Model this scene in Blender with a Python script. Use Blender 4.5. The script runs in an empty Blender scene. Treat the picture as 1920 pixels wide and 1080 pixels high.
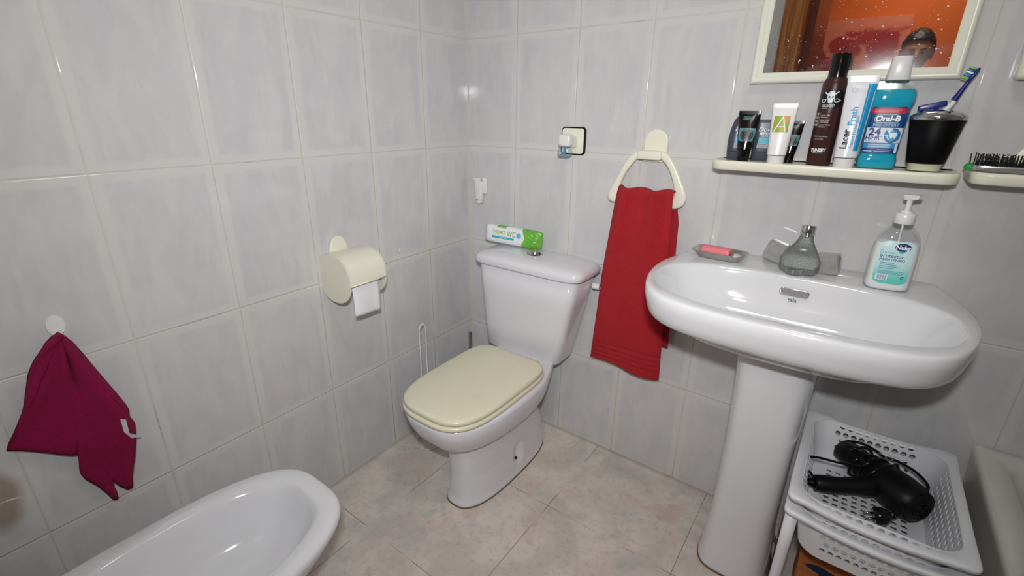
import bpy, bmesh, math, random
from mathutils import Vector, Matrix
random.seed(7)
PI = math.pi
S = bpy.context.scene
COL = S.collection

# ------------------------------------------------------------------ helpers
def lin(c):
    return tuple(((v/255)/12.92 if v/255 <= 0.04045 else (((v/255)+0.055)/1.055)**2.4) for v in c) + (1.0,)

def link(name, me, mat=None, parent=None, smooth=True, loc=None):
    o = bpy.data.objects.new(name, me)
    COL.objects.link(o)
    if mat is not None:
        me.materials.clear(); me.materials.append(mat)
    if smooth and me is not None and len(me.polygons):
        for p in me.polygons: p.use_smooth = True
    if parent is not None: o.parent = parent
    if loc is not None: o.location = loc
    return o

def mesh(vs, fs):
    me = bpy.data.meshes.new('m'); me.from_pydata([tuple(v) for v in vs], [], fs); me.update(); return me

def from_bm(bm):
    bmesh.ops.recalc_face_normals(bm, faces=bm.faces[:])
    me = bpy.data.meshes.new('m'); bm.to_mesh(me); bm.free(); return me

def clean(me, autosharp=None):
    bm = bmesh.new(); bm.from_mesh(me)
    bmesh.ops.remove_doubles(bm, verts=bm.verts[:], dist=1e-5)
    bmesh.ops.recalc_face_normals(bm, faces=bm.faces[:])
    if autosharp:
        for e in bm.edges:
            if len(e.link_faces) == 2 and e.calc_face_angle(0) > autosharp: e.smooth = False
    bm.to_mesh(me); bm.free(); return me

def tag(o, label=None, cat=None, group=None, kind=None):
    if label: o['label'] = label
    if cat: o['category'] = cat
    if group: o['group'] = group
    if kind: o['kind'] = kind
    return o

def thing(name, loc, label, cat, rz=0, group=None, rot=None):
    o = bpy.data.objects.new(name, None); COL.objects.link(o)
    o.empty_display_size = 0.05
    o.location = loc; o.rotation_euler = rot if rot else (0, 0, rz)
    return tag(o, label, cat, group)

def struct(name, me, mat, parent=None, smooth=False):
    o = link(name, me, mat, parent, smooth)
    if parent is None: o['kind'] = 'structure'
    return o

def boxme(x0, x1, y0, y1, z0, z1, bev=0.0, seg=3):
    bm = bmesh.new()
    bmesh.ops.create_cube(bm, size=1)
    for v in bm.verts:
        v.co = Vector(((v.co.x+.5)*(x1-x0)+x0, (v.co.y+.5)*(y1-y0)+y0, (v.co.z+.5)*(z1-z0)+z0))
    if bev: bmesh.ops.bevel(bm, geom=bm.edges[:], offset=bev, segments=seg, affect='EDGES', profile=.5)
    return from_bm(bm)

def join(mes):
    bm = bmesh.new()
    for m in mes: bm.from_mesh(m)
    me = bpy.data.meshes.new('m'); bm.to_mesh(me); bm.free(); return me

def rings(loops, cap0=True, cap1=True, closed=True, sharp=None):
    """skin closed loops (all the same length) into one surface"""
    vs = []; fs = []; n = len(loops[0])
    for l in loops: vs += [tuple(p) for p in l]
    for a in range(len(loops)-1):
        for i in range(n if closed else n-1):
            j = (i+1) % n
            fs.append((a*n+i, a*n+j, (a+1)*n+j, (a+1)*n+i))
    if cap0: fs.append(tuple(range(n))[::-1])
    if cap1: fs.append(tuple((len(loops)-1)*n+i for i in range(n)))
    return clean(mesh(vs, fs), sharp)

def sup(hx, hy, e=2.0, n=48, cx=0, cy=0):
    out = []
    for i in range(n):
        t = 2*PI*i/n; c, s = math.cos(t), math.sin(t)
        out.append((cx+hx*math.copysign(abs(c)**(2/e), c), cy+hy*math.copysign(abs(s)**(2/e), s)))
    return out

def loft(secs, n=48, sharp=math.radians(50), cap0=True, cap1=True):
    """secs: (z, hx, hy, e[, cx, cy])"""
    L = []
    for s in secs:
        z, hx, hy, e = s[:4]; cx, cy = (s[4], s[5]) if len(s) > 4 else (0, 0)
        L.append([(x, y, z) for x, y in sup(hx, hy, e, n, cx, cy)])
    return rings(L, cap0, cap1, sharp=sharp)

def lathe(prof, n=40, M=None, sharp=math.radians(45), cap=True):
    L = [[(r*math.cos(2*PI*i/n), r*math.sin(2*PI*i/n), z) for i in range(n)] for r, z in prof]
    me = rings(L, cap, cap, sharp=sharp)
    if M: me.transform(M)
    return me

def catmull(P, k=8):
    P = [Vector(p) for p in P]; out = []
    for i in range(len(P)-1):
        a = P[i-1] if i else P[i]*2-P[i+1]; b = P[i]; c = P[i+1]; d = P[i+2] if i+2 < len(P) else c*2-b
        for j in range(k):
            t = j/k
            out.append(.5*((2*b)+(c-a)*t+(2*a-5*b+4*c-d)*t*t+(3*b-a-3*c+d)*t**3))
    out.append(P[-1]); return out

def tube(P, r, n=10, smooth=8, caps=True, closed=False):
    """swept tube; r number or function of 0..1"""
    if smooth and not closed: P = catmull(P, smooth)
    P = [Vector(p) for p in P]
    if closed: P = P+[P[0], P[1]]
    rf = r if callable(r) else (lambda t: r)
    T = (P[1]-P[0]).normalized(); up = Vector((0, 0, 1)) if abs(T.z) < .9 else Vector((1, 0, 0))
    N = (up-T*up.dot(T)).normalized(); L = []
    m = len(P)-(1 if closed else 0)
    for i in range(m):
        if i == 0 and not closed: t = P[1]-P[0]
        elif i == len(P)-1: t = P[-1]-P[-2]
        else: t = P[i+1]-P[i-1] if i else P[1]-P[0]
        t.normalize(); N = (N-t*N.dot(t)); N.normalize(); B = t.cross(N)
        rr = rf(i/(len(P)-1))
        L.append([P[i]+N*math.cos(2*PI*k/n)*rr+B*math.sin(2*PI*k/n)*rr for k in range(n)])
    return rings(L, caps and not closed, caps and not closed)

def align(p, d):
    """matrix: local z -> d at p"""
    return Matrix.Translation(Vector(p)) @ Vector(d).normalized().to_track_quat('Z', 'Y').to_matrix().to_4x4()

def prism(poly, y0, y1, bev=0.0, seg=3, axis='y'):
    """extrude a 2-D outline (x,z) between y0 and y1"""
    bm = bmesh.new()
    a = [bm.verts.new((x, y0, z)) for x, z in poly]; f = bm.faces.new(a)
    r = bmesh.ops.extrude_face_region(bm, geom=[f])
    for v in [g for g in r['geom'] if isinstance(g, bmesh.types.BMVert)]: v.co.y = y1
    bmesh.ops.recalc_face_normals(bm, faces=bm.faces[:])
    if bev:
        es = [e for e in bm.edges if abs(e.verts[0].co.y-e.verts[1].co.y) < 1e-9]
        bmesh.ops.bevel(bm, geom=es, offset=bev, segments=seg, affect='EDGES', profile=.5)
    me = from_bm(bm)
    if axis == 'x': me.transform(Matrix.Rotation(PI/2, 4, 'Z'))
    return clean(me, math.radians(60))

def subsurf(o, lv=2):
    m = o.modifiers.new('sub', 'SUBSURF'); m.levels = lv; m.render_levels = lv; return o

def bake(o):
    dg = bpy.context.evaluated_depsgraph_get(); dg.update()
    me = bpy.data.meshes.new_from_object(o.evaluated_get(dg)); o.modifiers.clear(); o.data = me
    for p in me.polygons: p.use_smooth = True
    return o

# ------------------------------------------------------------------ materials
class NT:
    def __init__(s, name):
        s.m = bpy.data.materials.new(name); s.m.use_nodes = True
        s.t = s.m.node_tree; s.n = s.t.nodes; s.bs = s.n['Principled BSDF']
    def new(s, ty, **k):
        x = s.n.new(ty)
        for a, b in k.items(): setattr(x, a, b)
        return x
    def inp(s, sock, v):
        if isinstance(v, bpy.types.NodeSocket): s.t.links.new(v, sock)
        else: sock.default_value = v
    def M(s, op, a, b=0.0, c=None, clamp=False):
        x = s.new('ShaderNodeMath', operation=op); x.use_clamp = clamp
        s.inp(x.inputs[0], a); s.inp(x.inputs[1], b)
        if c is not None: s.inp(x.inputs[2], c)
        return x.outputs[0]
    def ss(s, v, lo, hi):
        x = s.new('ShaderNodeMapRange', interpolation_type='SMOOTHSTEP')
        s.inp(x.inputs[0], v); x.inputs[1].default_value = lo; x.inputs[2].default_value = hi
        return x.outputs[0]
    def mix(s, f, a, b):
        x = s.new('ShaderNodeMix', data_type='RGBA')
        s.inp(x.inputs[0], f); s.inp(x.inputs[6], a); s.inp(x.inputs[7], b)
        return x.outputs[2]
    def noise(s, vec, scale, detail=3, rough=.5, dist=0.0):
        x = s.new('ShaderNodeTexNoise')
        if vec is not None: s.inp(x.inputs['Vector'], vec)
        x.inputs['Scale'].default_value = scale; x.inputs['Detail'].default_value = detail
        x.inputs['Roughness'].default_value = rough; x.inputs['Distortion'].default_value = dist
        return x.outputs[0]
    def obj(s): return s.new('ShaderNodeTexCoord').outputs['Object']
    def mapping(s, vec, scale=(1, 1, 1), rot=(0, 0, 0), loc=(0, 0, 0)):
        x = s.new('ShaderNodeMapping'); s.inp(x.inputs[0], vec)
        x.inputs['Scale'].default_value = scale; x.inputs['Rotation'].default_value = rot
        x.inputs['Location'].default_value = loc
        return x.outputs[0]
    def bump(s, h, strength=.5, dist=.002, normal=None):
        x = s.new('ShaderNodeBump'); x.inputs['Strength'].default_value = strength
        x.inputs['Distance'].default_value = dist; s.inp(x.inputs['Height'], h)
        if normal is not None: s.inp(x.inputs['Normal'], normal)
        return x.outputs[0]
    def set(s, **k):
        for a, b in k.items(): s.inp(s.bs.inputs[a.replace('_', ' ')], b)
        return s.m

def plain(name, rgb, rough=.5, metal=0.0, spec=None, var=.04, nscale=30, coat=0.0, bump=0.0, bscale=200, **k):
    t = NT(name); c = lin(rgb); v = t.obj()
    n = t.noise(v, nscale, 3)
    d = tuple(x*(1-var*2) for x in c[:3])+(1,)
    t.set(Base_Color=t.mix(n, d, tuple(min(1, x*(1+var)) for x in c[:3])+(1,)), Roughness=rough, Metallic=metal)
    if spec is not None: t.bs.inputs['Specular IOR Level'].default_value = spec
    if coat: t.bs.inputs['Coat Weight'].default_value = coat; t.bs.inputs['Coat Roughness'].default_value = .05
    if bump: t.set(Normal=t.bump(t.noise(v, bscale, 4), bump, .002))
    for a, b in k.items(): t.inp(t.bs.inputs[a.replace('_', ' ')], b)
    return t.m

def tile_mat(name, ua, uoff, usz, voff=-.0146, vsz=.3924, brown_blur=False):
    """glazed wall tile with a pale frame around a veined grey field; ua = index of the horizontal axis"""
    t = NT(name); o = t.obj(); sep = t.new('ShaderNodeSeparateXYZ'); t.inp(sep.inputs[0], o)
    U = t.M('DIVIDE', t.M('SUBTRACT', sep.outputs[ua], uoff), usz)
    V = t.M('DIVIDE', t.M('SUBTRACT', sep.outputs[2], voff), vsz)
    fu, fv = t.M('FRACT', U), t.M('FRACT', V)
    du = t.M('MULTIPLY', t.M('MINIMUM', fu, t.M('SUBTRACT', 1.0, fu)), usz)
    dv = t.M('MULTIPLY', t.M('MINIMUM', fv, t.M('SUBTRACT', 1.0, fv)), vsz)
    d = t.M('MINIMUM', du, dv)
    cell = t.new('ShaderNodeCombineXYZ'); t.inp(cell.inputs[0], t.M('FLOOR', U)); t.inp(cell.inputs[1], t.M('FLOOR', V))
    wn = t.new('ShaderNodeTexWhiteNoise', noise_dimensions='3D'); t.inp(wn.inputs[0], cell.outputs[0])
    off = t.new('ShaderNodeVectorMath', operation='MULTIPLY_ADD')
    t.inp(off.inputs[0], wn.outputs['Color']); off.inputs[1].default_value = (7, 7, 7); t.inp(off.inputs[2], o)
    mp = t.mapping(off.outputs[0], (1, 1, .42), (.25, .25, 0))
    veil = t.noise(mp, 14, 6, .62, .6)
    strokes = t.noise(t.mapping(off.outputs[0], (1, 1, .18), (.35, .3, 0)), 42, 5, .7, .3)
    wob = t.M('MULTIPLY', t.M('SUBTRACT', t.noise(off.outputs[0], 30, 3), .5), .012)
    field = t.ss(t.M('ADD', d, wob), .015, .027)
    fieldc = t.mix(t.ss(veil, .3, .7), lin((198, 198, 200)), lin((208, 207, 207)))
    fieldc = t.mix(t.M('MULTIPLY', t.ss(strokes, .5, .72), .30), fieldc, lin((184, 184, 187)))
    pink = t.noise(off.outputs[0], 9, 3)
    fieldc = t.mix(t.M('MULTIPLY', t.ss(pink, .52, .75), .35), fieldc, lin((209, 200, 204)))
    band = t.mix(t.noise(o, 12, 3), lin((212, 211, 207)), lin((207, 206, 205)))
    c = t.mix(field, band, fieldc)
    if brown_blur:
        # out-of-focus brown blur close to the lens, painted into the tile colour
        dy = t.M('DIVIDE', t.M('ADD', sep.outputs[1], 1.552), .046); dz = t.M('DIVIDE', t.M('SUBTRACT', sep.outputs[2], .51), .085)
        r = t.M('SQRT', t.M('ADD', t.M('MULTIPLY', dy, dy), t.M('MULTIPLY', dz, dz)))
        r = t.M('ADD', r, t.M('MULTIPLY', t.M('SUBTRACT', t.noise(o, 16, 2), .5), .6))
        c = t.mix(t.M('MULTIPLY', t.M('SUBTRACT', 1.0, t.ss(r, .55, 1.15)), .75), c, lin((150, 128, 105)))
    gn = t.noise(o, 6, 3)
    low = t.M('SUBTRACT', 1.0, t.ss(sep.outputs[2], .02, .14))
    gcol = t.mix(t.M('MAXIMUM', t.ss(gn, .5, .7), low), lin((206, 198, 184)), lin((166, 150, 134)))
    c = t.mix(t.M('SUBTRACT', 1.0, t.ss(d, .0004, .0011)), c, gcol)
    h = t.ss(d, .0002, .0035)
    wav = t.noise(o, 24, 2)
    n1 = t.bump(h, 1.0, .0011)
    n2 = t.bump(wav, .06, .003, n1)
    rough = t.M('ADD', .055, t.M('MULTIPLY', t.M('SUBTRACT', 1.0, t.ss(d, .0008, .002)), .6))
    return t.set(Base_Color=c, Roughness=rough, Normal=n2, IOR=1.5)

def floor_mat():
    t = NT('floor_tile'); o = t.obj(); sep = t.new('ShaderNodeSeparateXYZ'); t.inp(sep.inputs[0], o)
    U = t.M('DIVIDE', t.M('SUBTRACT', sep.outputs[0], .2535), .4285)
    V = t.M('DIVIDE', t.M('SUBTRACT', sep.outputs[1], -.4035), .4375)
    fu, fv = t.M('FRACT', U), t.M('FRACT', V)
    d = t.M('MULTIPLY', t.M('MINIMUM', t.M('MINIMUM', fu, t.M('SUBTRACT', 1.0, fu)), t.M('MINIMUM', fv, t.M('SUBTRACT', 1.0, fv))), .43)
    n1 = t.noise(o, 6, 5, .6, .4); n2 = t.noise(t.mapping(o, loc=(3, 1, 0)), 9, 5, .65, .5); n3 = t.noise(o, 45, 6, .7, .8)
    c = t.mix(t.ss(n1, .38, .62), lin((206, 197, 191)), lin((224, 215, 206)))
    c = t.mix(t.M('MULTIPLY', t.ss(n2, .52, .66), .75), c, lin((192, 192, 188)))
    c = t.mix(t.M('MULTIPLY', t.ss(t.noise(t.mapping(o, loc=(0, 5, 2)), 8, 4), .55, .7), .6), c, lin((214, 190, 180)))
    c = t.mix(t.M('MULTIPLY', t.ss(n3, .5, .68), .4), c, lin((170, 160, 154)))
    c = t.mix(t.M('MULTIPLY', t.ss(t.noise(t.mapping(o, (1, 1.6, 1), loc=(2, 2, 2)), 70, 4), .62, .7), .5), c, lin((212, 184, 164)))
    g = t.mix(t.ss(t.noise(o, 5, 2), .46, .56), lin((214, 204, 190)), lin((135, 118, 100)))
    c = t.mix(t.M('SUBTRACT', 1.0, t.ss(d, .0006, .0014)), c, g)
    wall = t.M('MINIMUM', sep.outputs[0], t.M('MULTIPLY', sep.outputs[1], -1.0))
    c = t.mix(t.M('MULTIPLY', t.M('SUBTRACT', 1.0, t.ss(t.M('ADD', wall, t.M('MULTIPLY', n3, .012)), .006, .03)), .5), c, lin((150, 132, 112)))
    nb = t.bump(t.ss(d, .0004, .003), .6, .0006); nb = t.bump(t.noise(o, 220, 3), .08, .001, nb)
    return t.set(Base_Color=c, Roughness=.32, Normal=nb)

M_wallL = tile_mat('tile_left', 1, -.2461, .25, brown_blur=True)
M_wallB = tile_mat('tile_back', 0, .2324, .25)
M_wallO = tile_mat('tile_other_x', 0, .06, .25)
M_wallR = tile_mat('tile_other_y', 1, -.1, .25)
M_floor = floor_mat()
M_ceil = plain('ceiling_paint', (236, 234, 226), .85)
M_cer = plain('ceramic', (226, 227, 230), .07, var=.01, coat=.4)
M_cer2 = plain('ceramic_toilet', (222, 222, 227), .08, var=.01, coat=.4)
M_cream = plain('cream_plastic', (233, 231, 212), .28, var=.015)
M_seat = plain('seat_plastic', (226, 222, 196), .22, var=.02)
M_framew = plain('painted_frame', (232, 232, 216), .3, var=.02)
M_white = plain('white_plastic', (228, 228, 226), .3, var=.01)
M_chrome = plain('chrome', (205, 205, 205), .12, 1.0, var=.06)
M_steel = plain('steel', (196, 192, 186), .24, 1.0, var=.15)
M_black = plain('black_plastic', (11, 11, 12), .45, spec=.3, var=.1)
M_blackg = plain('black_gloss', (7, 7, 8), .15, var=.1)
M_rubber = plain('black_sleeve', (5, 5, 6), .5, spec=.15, var=.1)
M_dove = plain('slate_plastic', (62, 70, 80), .35, var=.03)
M_brown = plain('brown_can', (74, 44, 42), .32, .35, var=.05)
M_red = lin
def fabric(name, rgb, dark, sc=900):
    t = NT(name); o = t.obj(); n = t.noise(o, sc, 4, .7); big = t.noise(o, 22, 3)
    c = t.mix(t.ss(n, .32, .68), lin(dark), lin(rgb)); c = t.mix(t.M('MULTIPLY', t.ss(big, .45, .75), .25), c, lin(dark))
    h = t.M('ADD', n, t.M('MULTIPLY', t.noise(o, sc*.35, 3), .8))
    t.set(Base_Color=c, Roughness=.95, Normal=t.bump(h, .9, .0035))
    t.bs.inputs['Sheen Weight'].default_value = .06; t.bs.inputs['Sheen Roughness'].default_value = .4
    t.bs.inputs['Specular IOR Level'].default_value = .1
    return t.m
M_redt = fabric('red_terry', (212, 52, 60), (166, 28, 38))
M_magt = fabric('magenta_terry', (184, 24, 92), (128, 8, 58))
M_paper = plain('tissue_paper', (238, 236, 240), .95, var=.01, bump=.3, bscale=300)
M_basket = plain('basket_plastic', (236, 238, 242), .3, var=.015)
M_tub = plain('bath_enamel', (214, 216, 206), .2, var=.02)

def glassy(name, rgb, rough=.03, ior=1.45, trans=1.0, alpha=1.0):
    t = NT(name); t.set(Base_Color=t.mix(t.noise(t.obj(), 20, 2), lin(rgb), lin(rgb)), Roughness=rough, IOR=ior)
    t.bs.inputs['Transmission Weight'].default_value = trans
    return t.m
def thinclear(name, rgb, fac=.75, rough=.06):
    """thin clear plastic: mostly transparent with a glossy film"""
    t = NT(name); tr = t.new('ShaderNodeBsdfTransparent'); tr.inputs[0].default_value = lin(rgb)
    gl = t.new('ShaderNodeBsdfGlossy'); gl.inputs['Roughness'].default_value = rough
    t.inp(gl.inputs['Normal'], t.bump(t.noise(t.obj(), 60, 2), .15, .002))
    fr = t.new('ShaderNodeLayerWeight'); fr.inputs[0].default_value = 1-fac
    mx = t.new('ShaderNodeMixShader'); t.inp(mx.inputs[0], t.M('ADD', t.M('MULTIPLY', fr.outputs['Facing'], .32), .04)); t.inp(mx.inputs[1], tr.outputs[0]); t.inp(mx.inputs[2], gl.outputs[0])
    t.inp(t.n['Material Output'].inputs[0], mx.outputs[0]); return t.m
M_clear = thinclear('clear_plastic', (250, 252, 252))
M_clearb = thinclear('clear_blue_vial', (246, 250, 252))

def wood_mat(name, a, b, ax=2, sc=1.0):
    t = NT(name); o = t.obj(); s = [30*sc, 30*sc, 30*sc]; s[ax] = 1.2
    n = t.noise(t.mapping(o, tuple(s)), 1.6, 5, .6, .6)
    c = t.mix(t.ss(n, .35, .65), lin(a), lin(b))
    return t.set(Base_Color=c, Roughness=.35, Normal=t.bump(n, .1, .001))
M_wood = wood_mat('varnished_pine', (190, 122, 56), (132, 74, 28))
M_woodd = wood_mat('dark_varnished_wood', (112, 52, 30), (84, 38, 24))
M_orange = plain('orange_wall_paint', (214, 104, 46), .8, var=.05, nscale=90)
M_hall = plain('hall_floor', (150, 110, 80), .5)

# ------------------------------------------------------------------ labels and lettering
def textmesh(s, size, bold=0.0, shear=0.0, align_='CENTER', rot=0.0, sx=1.0, space=1.0):
    cu = bpy.data.curves.new('t', 'FONT'); cu.body = s; cu.size = size; cu.align_x = align_; cu.align_y = 'CENTER'
    cu.offset = bold*size; cu.shear = shear; cu.resolution_u = 3; cu.space_character = space
    o = bpy.data.objects.new('t', cu); COL.objects.link(o)
    dg = bpy.context.evaluated_depsgraph_get(); dg.update()
    me = bpy.data.meshes.new_from_object(o.evaluated_get(dg))
    bpy.data.objects.remove(o); bpy.data.curves.remove(cu)
    me.transform(Matrix.Rotation(rot, 4, 'Z') @ Matrix.Diagonal((sx, 1, 1, 1))); return me
def shift2(me, x, z): me.transform(Matrix.Translation((x, z, 0))); return me
def gridme(x0, x1, z0, z1, nx=12, nz=12, rad=0.0):
    vs = []; fs = []
    for j in range(nz+1):
        z = z0+(z1-z0)*j/nz
        dz = min(z-z0, z1-z); ins = 0
        if rad and dz < rad: ins = rad-math.sqrt(max(0, rad*rad-(rad-dz)**2))
        for i in range(nx+1): vs.append((x0+ins+(x1-x0-2*ins)*i/nx, z, 0))
    for j in range(nz):
        for i in range(nx): a = j*(nx+1)+i; fs.append((a, a+1, a+nx+2, a+nx+1))
    return mesh(vs, fs)
def discme(cx, cz, rx, rz=None, r0=0.0, a0=0, a1=2*PI, n=40, k=4):
    rz = rz or rx; vs = []; fs = []
    for j in range(k+1):
        f = r0+(1-r0)*j/k
        for i in range(n+1):
            t = a0+(a1-a0)*i/n; vs.append((cx+rx*f*math.cos(t), cz+rz*f*math.sin(t), 0))
    for j in range(k):
        for i in range(n): a = j*(n+1)+i; fs.append((a, a+1, a+n+2, a+n+1))
    return mesh(vs, fs)
def polyme(pts): return mesh([(x, z, 0) for x, z in pts], [tuple(range(len(pts)))])
def wrap(me, surf, eps):
    for v in me.vertices: v.co = surf(v.co.x, v.co.y, eps)
    me.update(); return me
def surf_secs(secs, rot=0.0, cyl=False):
    """front (-y) surface of a loft; cyl: x is arc length"""
    def f(x, z, eps):
        a, b = secs[0], secs[-1]
        for i in range(len(secs)-1):
            if secs[i][0] <= z <= secs[i+1][0]: a, b = secs[i], secs[i+1]; break
        t = 0 if b[0] == a[0] else min(1, max(0, (z-a[0])/(b[0]-a[0])))
        hx, hy, e = [a[k]+(b[k]-a[k])*t for k in (1, 2, 3)]
        if cyl:
            th = x/hx+rot; return Vector(((hx+eps)*math.sin(th), -(hx+eps)*math.cos(th), z))
        q = min(.999, abs(x/hx)); return Vector((x, -hy*(1-q**e)**(1/e)-eps, z))
    return f
FL = {}
def ink(rgb, rough=.4):
    k = tuple(rgb)
    if k not in FL: FL[k] = plain('ink_%02x%02x%02x' % k, rgb, rough, var=.01)
    return FL[k]
def mark(name, mes, surf, eps, mat, parent):
    me = join(mes) if isinstance(mes, list) else mes
    if name in ('lettering', 'skull_emblem', 'tooth_mark', 'round_mark'):
        bm = bmesh.new(); bm.from_mesh(me); bmesh.ops.triangulate(bm, faces=bm.faces[:])
        for _ in range(4):
            es = [e for e in bm.edges if e.calc_length() > .0028]
            if not es: break
            bmesh.ops.subdivide_edges(bm, edges=es, cuts=1)
            bmesh.ops.triangulate(bm, faces=[f for f in bm.faces if len(f.verts) > 3])
        bm.to_mesh(me); bm.free()
    return link(name, wrap(me, surf, eps), mat, parent, smooth=False)
def flat_surf(O, X, Z, N):
    O, X, Z, N = map(Vector, (O, X, Z, N))
    return lambda x, z, eps: O+X*x+Z*z+N*eps

# ------------------------------------------------------------------ camera
CP = Vector((1.31848, -1.53653, 1.29386)); yaw, pit, rol = -.64127, -.34639, .00741
fw = Vector((math.cos(pit)*math.sin(yaw), math.cos(pit)*math.cos(yaw), math.sin(pit)))
ri = Vector((math.cos(yaw), -math.sin(yaw), 0)); up = ri.cross(fw)
r2 = ri*math.cos(rol)+up*math.sin(rol); u2 = -ri*math.sin(rol)+up*math.cos(rol)
cd = bpy.data.cameras.new('camera'); cam = bpy.data.objects.new('view_camera', cd); COL.objects.link(cam)
cam.matrix_world = Matrix(((r2.x, u2.x, -fw.x, CP.x), (r2.y, u2.y, -fw.y, CP.y), (r2.z, u2.z, -fw.z, CP.z), (0, 0, 0, 1)))
cd.sensor_width = 36; cd.lens = 885.335/1920*36; cd.shift_x = (960-940.278)/1920; cd.shift_y = (529.475-540)/1920
cd.clip_start = .01; cd.clip_end = 50
S.camera = cam

# ------------------------------------------------------------------ the room
FY = -1.72            # inner face of the wall behind the camera
RX = 2.45
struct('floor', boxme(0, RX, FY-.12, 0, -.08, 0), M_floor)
struct('ceiling', boxme(-.1, RX+.1, FY-.12, .1, 2.45, 2.55), M_ceil)
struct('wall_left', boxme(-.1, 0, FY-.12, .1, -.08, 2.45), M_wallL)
struct('wall_back', boxme(0, RX, 0, .1, -.08, 2.45), M_wallB)
struct('wall_right', boxme(RX, RX+.1, FY-.12, .1, -.08, 2.45), M_wallR)
struct('wall_front', join([boxme(0, .86, FY-.12, FY, 0, 2.45), boxme(1.74, RX, FY-.12, FY, 0, 2.45), boxme(.86, 1.74, FY-.12, FY, 2.08, 2.45)]), M_wallO)
# pale silicone bead in the corner
struct('trim_1', tube([(.0012, -.0012, .0), (.0012, -.0012, 2.44)], .0022, 8, 0), plain('corner_bead', (212, 206, 190), .3))
# wooden casing of the doorway behind the camera
struct('trim_2', join([boxme(.80, .90, FY, FY+.018, 0, 2.13, .004), boxme(1.70, 1.80, FY, FY+.018, 0, 2.13, .004), boxme(.90, 1.70, FY, FY+.018, 2.05, 2.13, .004),
                       boxme(.86, .90, FY-.13, FY, 0, 2.08), boxme(1.70, 1.74, FY-.13, FY, 0, 2.08)]), M_wood)
# the orange room beyond
struct('wall_hall_back', boxme(-.6, 3.4, -3.42, -3.32, -.08, 2.55), M_orange)
struct('wall_hall_left', boxme(-.7, -.6, -3.42, FY-.12, -.08, 2.55), M_orange)
struct('wall_hall_right', boxme(3.4, 3.5, -3.42, FY-.12, -.08, 2.55), M_orange)
struct('floor_hall', boxme(-.6, 3.4, -3.32, FY-.12, -.08, 0), M_hall)
struct('ceiling_hall', boxme(-.6, 3.4, -3.32, FY-.12, 2.45, 2.55), M_ceil)
d1 = struct('door_1', boxme(.90, .94, -2.5, -1.86, .01, 2.05, .004), M_woodd)
link('door_handle', tube([(.935, -2.42, 1.02), (.985, -2.42, 1.02), (.99, -2.40, 1.02), (.99, -2.32, 1.02)], .009, 10, 3), M_steel, d1)
# varnished door standing half open at the right of the camera
ang = math.atan2(.69, -.184)
dm = boxme(0, .72, -.02, .02, .01, .84, .004)
dm = boxme(0, .70, -.04, 0.0, .01, 2.03, .004)
dm.transform(Matrix.Translation((1.692, -1.67, 0)) @ Matrix.Rotation(ang, 4, 'Z'))
d2 = struct('door_2', dm, M_wood)

# poppy picture in the hall
def poppy_mat():
    t = NT('poppy_canvas'); o = t.obj(); sep = t.new('ShaderNodeSeparateXYZ'); t.inp(sep.inputs[0], o)
    vo = t.new('ShaderNodeTexVoronoi'); t.inp(vo.inputs['Vector'], t.mapping(o, (8.0, .01, 9.0))); vo.inputs['Scale'].default_value = 1.0
    n = t.noise(o, 18, 5, .6, 1.0)
    d = t.M('ADD', vo.outputs['Distance'], t.M('MULTIPLY', t.M('SUBTRACT', n, .5), .35))
    petal = t.M('SUBTRACT', 1.0, t.ss(d, .56, .72)); heart = t.M('SUBTRACT', 1.0, t.ss(d, .12, .22))
    lowm = t.M('SUBTRACT', 1.0, t.ss(t.M('ADD', sep.outputs[2], t.M('MULTIPLY', n, .1)), .31, .36))
    c = t.mix(n, lin((206, 120, 96)), lin((190, 96, 74)))
    c = t.mix(t.M('MULTIPLY', petal, lowm), c, t.mix(n, lin((176, 30, 34)), lin((120, 18, 30))))
    c = t.mix(t.M('MULTIPLY', heart, lowm), c, lin((40, 14, 16)))
    return t.set(Base_Color=c, Roughness=.7)
pic = thing('canvas_picture', (.75, -3.318, 1.6), 'wide canvas picture of red poppies on the orange wall, seen in the mirror', 'picture')
link('canvas', boxme(-.95, .635, .0, .03, -.45, .37, .003), poppy_mat(), pic)
pic.data  # empty

# ------------------------------------------------------------------ wash basin
BX = 1.242
half = [(-.00, .302), (-.05, .312), (-.10, .322), (-.16, .332), (-.22, .338), (-.28, .336), (-.34, .327), (-.40, .313), (-.45, .297), (-.485, .275), (-.508, .243), (-.522, .19), (-.529, .12), (-.532, .06), (-.533, 0)]
def sym_loop(hf, n=96):
    P = [Vector((w, y)) for y, w in hf]+[Vector((-w, y)) for y, w in hf[::-1][1:]]
    # close along the back, then resample by arc length on smooth curve
    C = [Vector((p.x, p.y, 0)) for p in P]; C = catmull(C, 6)
    k = 14
    C += [C[-1].lerp(C[0], j/k) for j in range(1, k)]
    L = [0]
    for i in range(len(C)): L.append(L[-1]+(C[(i+1) % len(C)]-C[i]).length)
    out = []
    j = 0
    for i in range(n):
        s = L[-1]*i/n
        while L[j+1] < s: j += 1
        t = (s-L[j])/max(1e-9, L[j+1]-L[j]); out.append(C[j].lerp(C[(j+1) % len(C)], t))
    return out
OUT = sym_loop(half)
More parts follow.
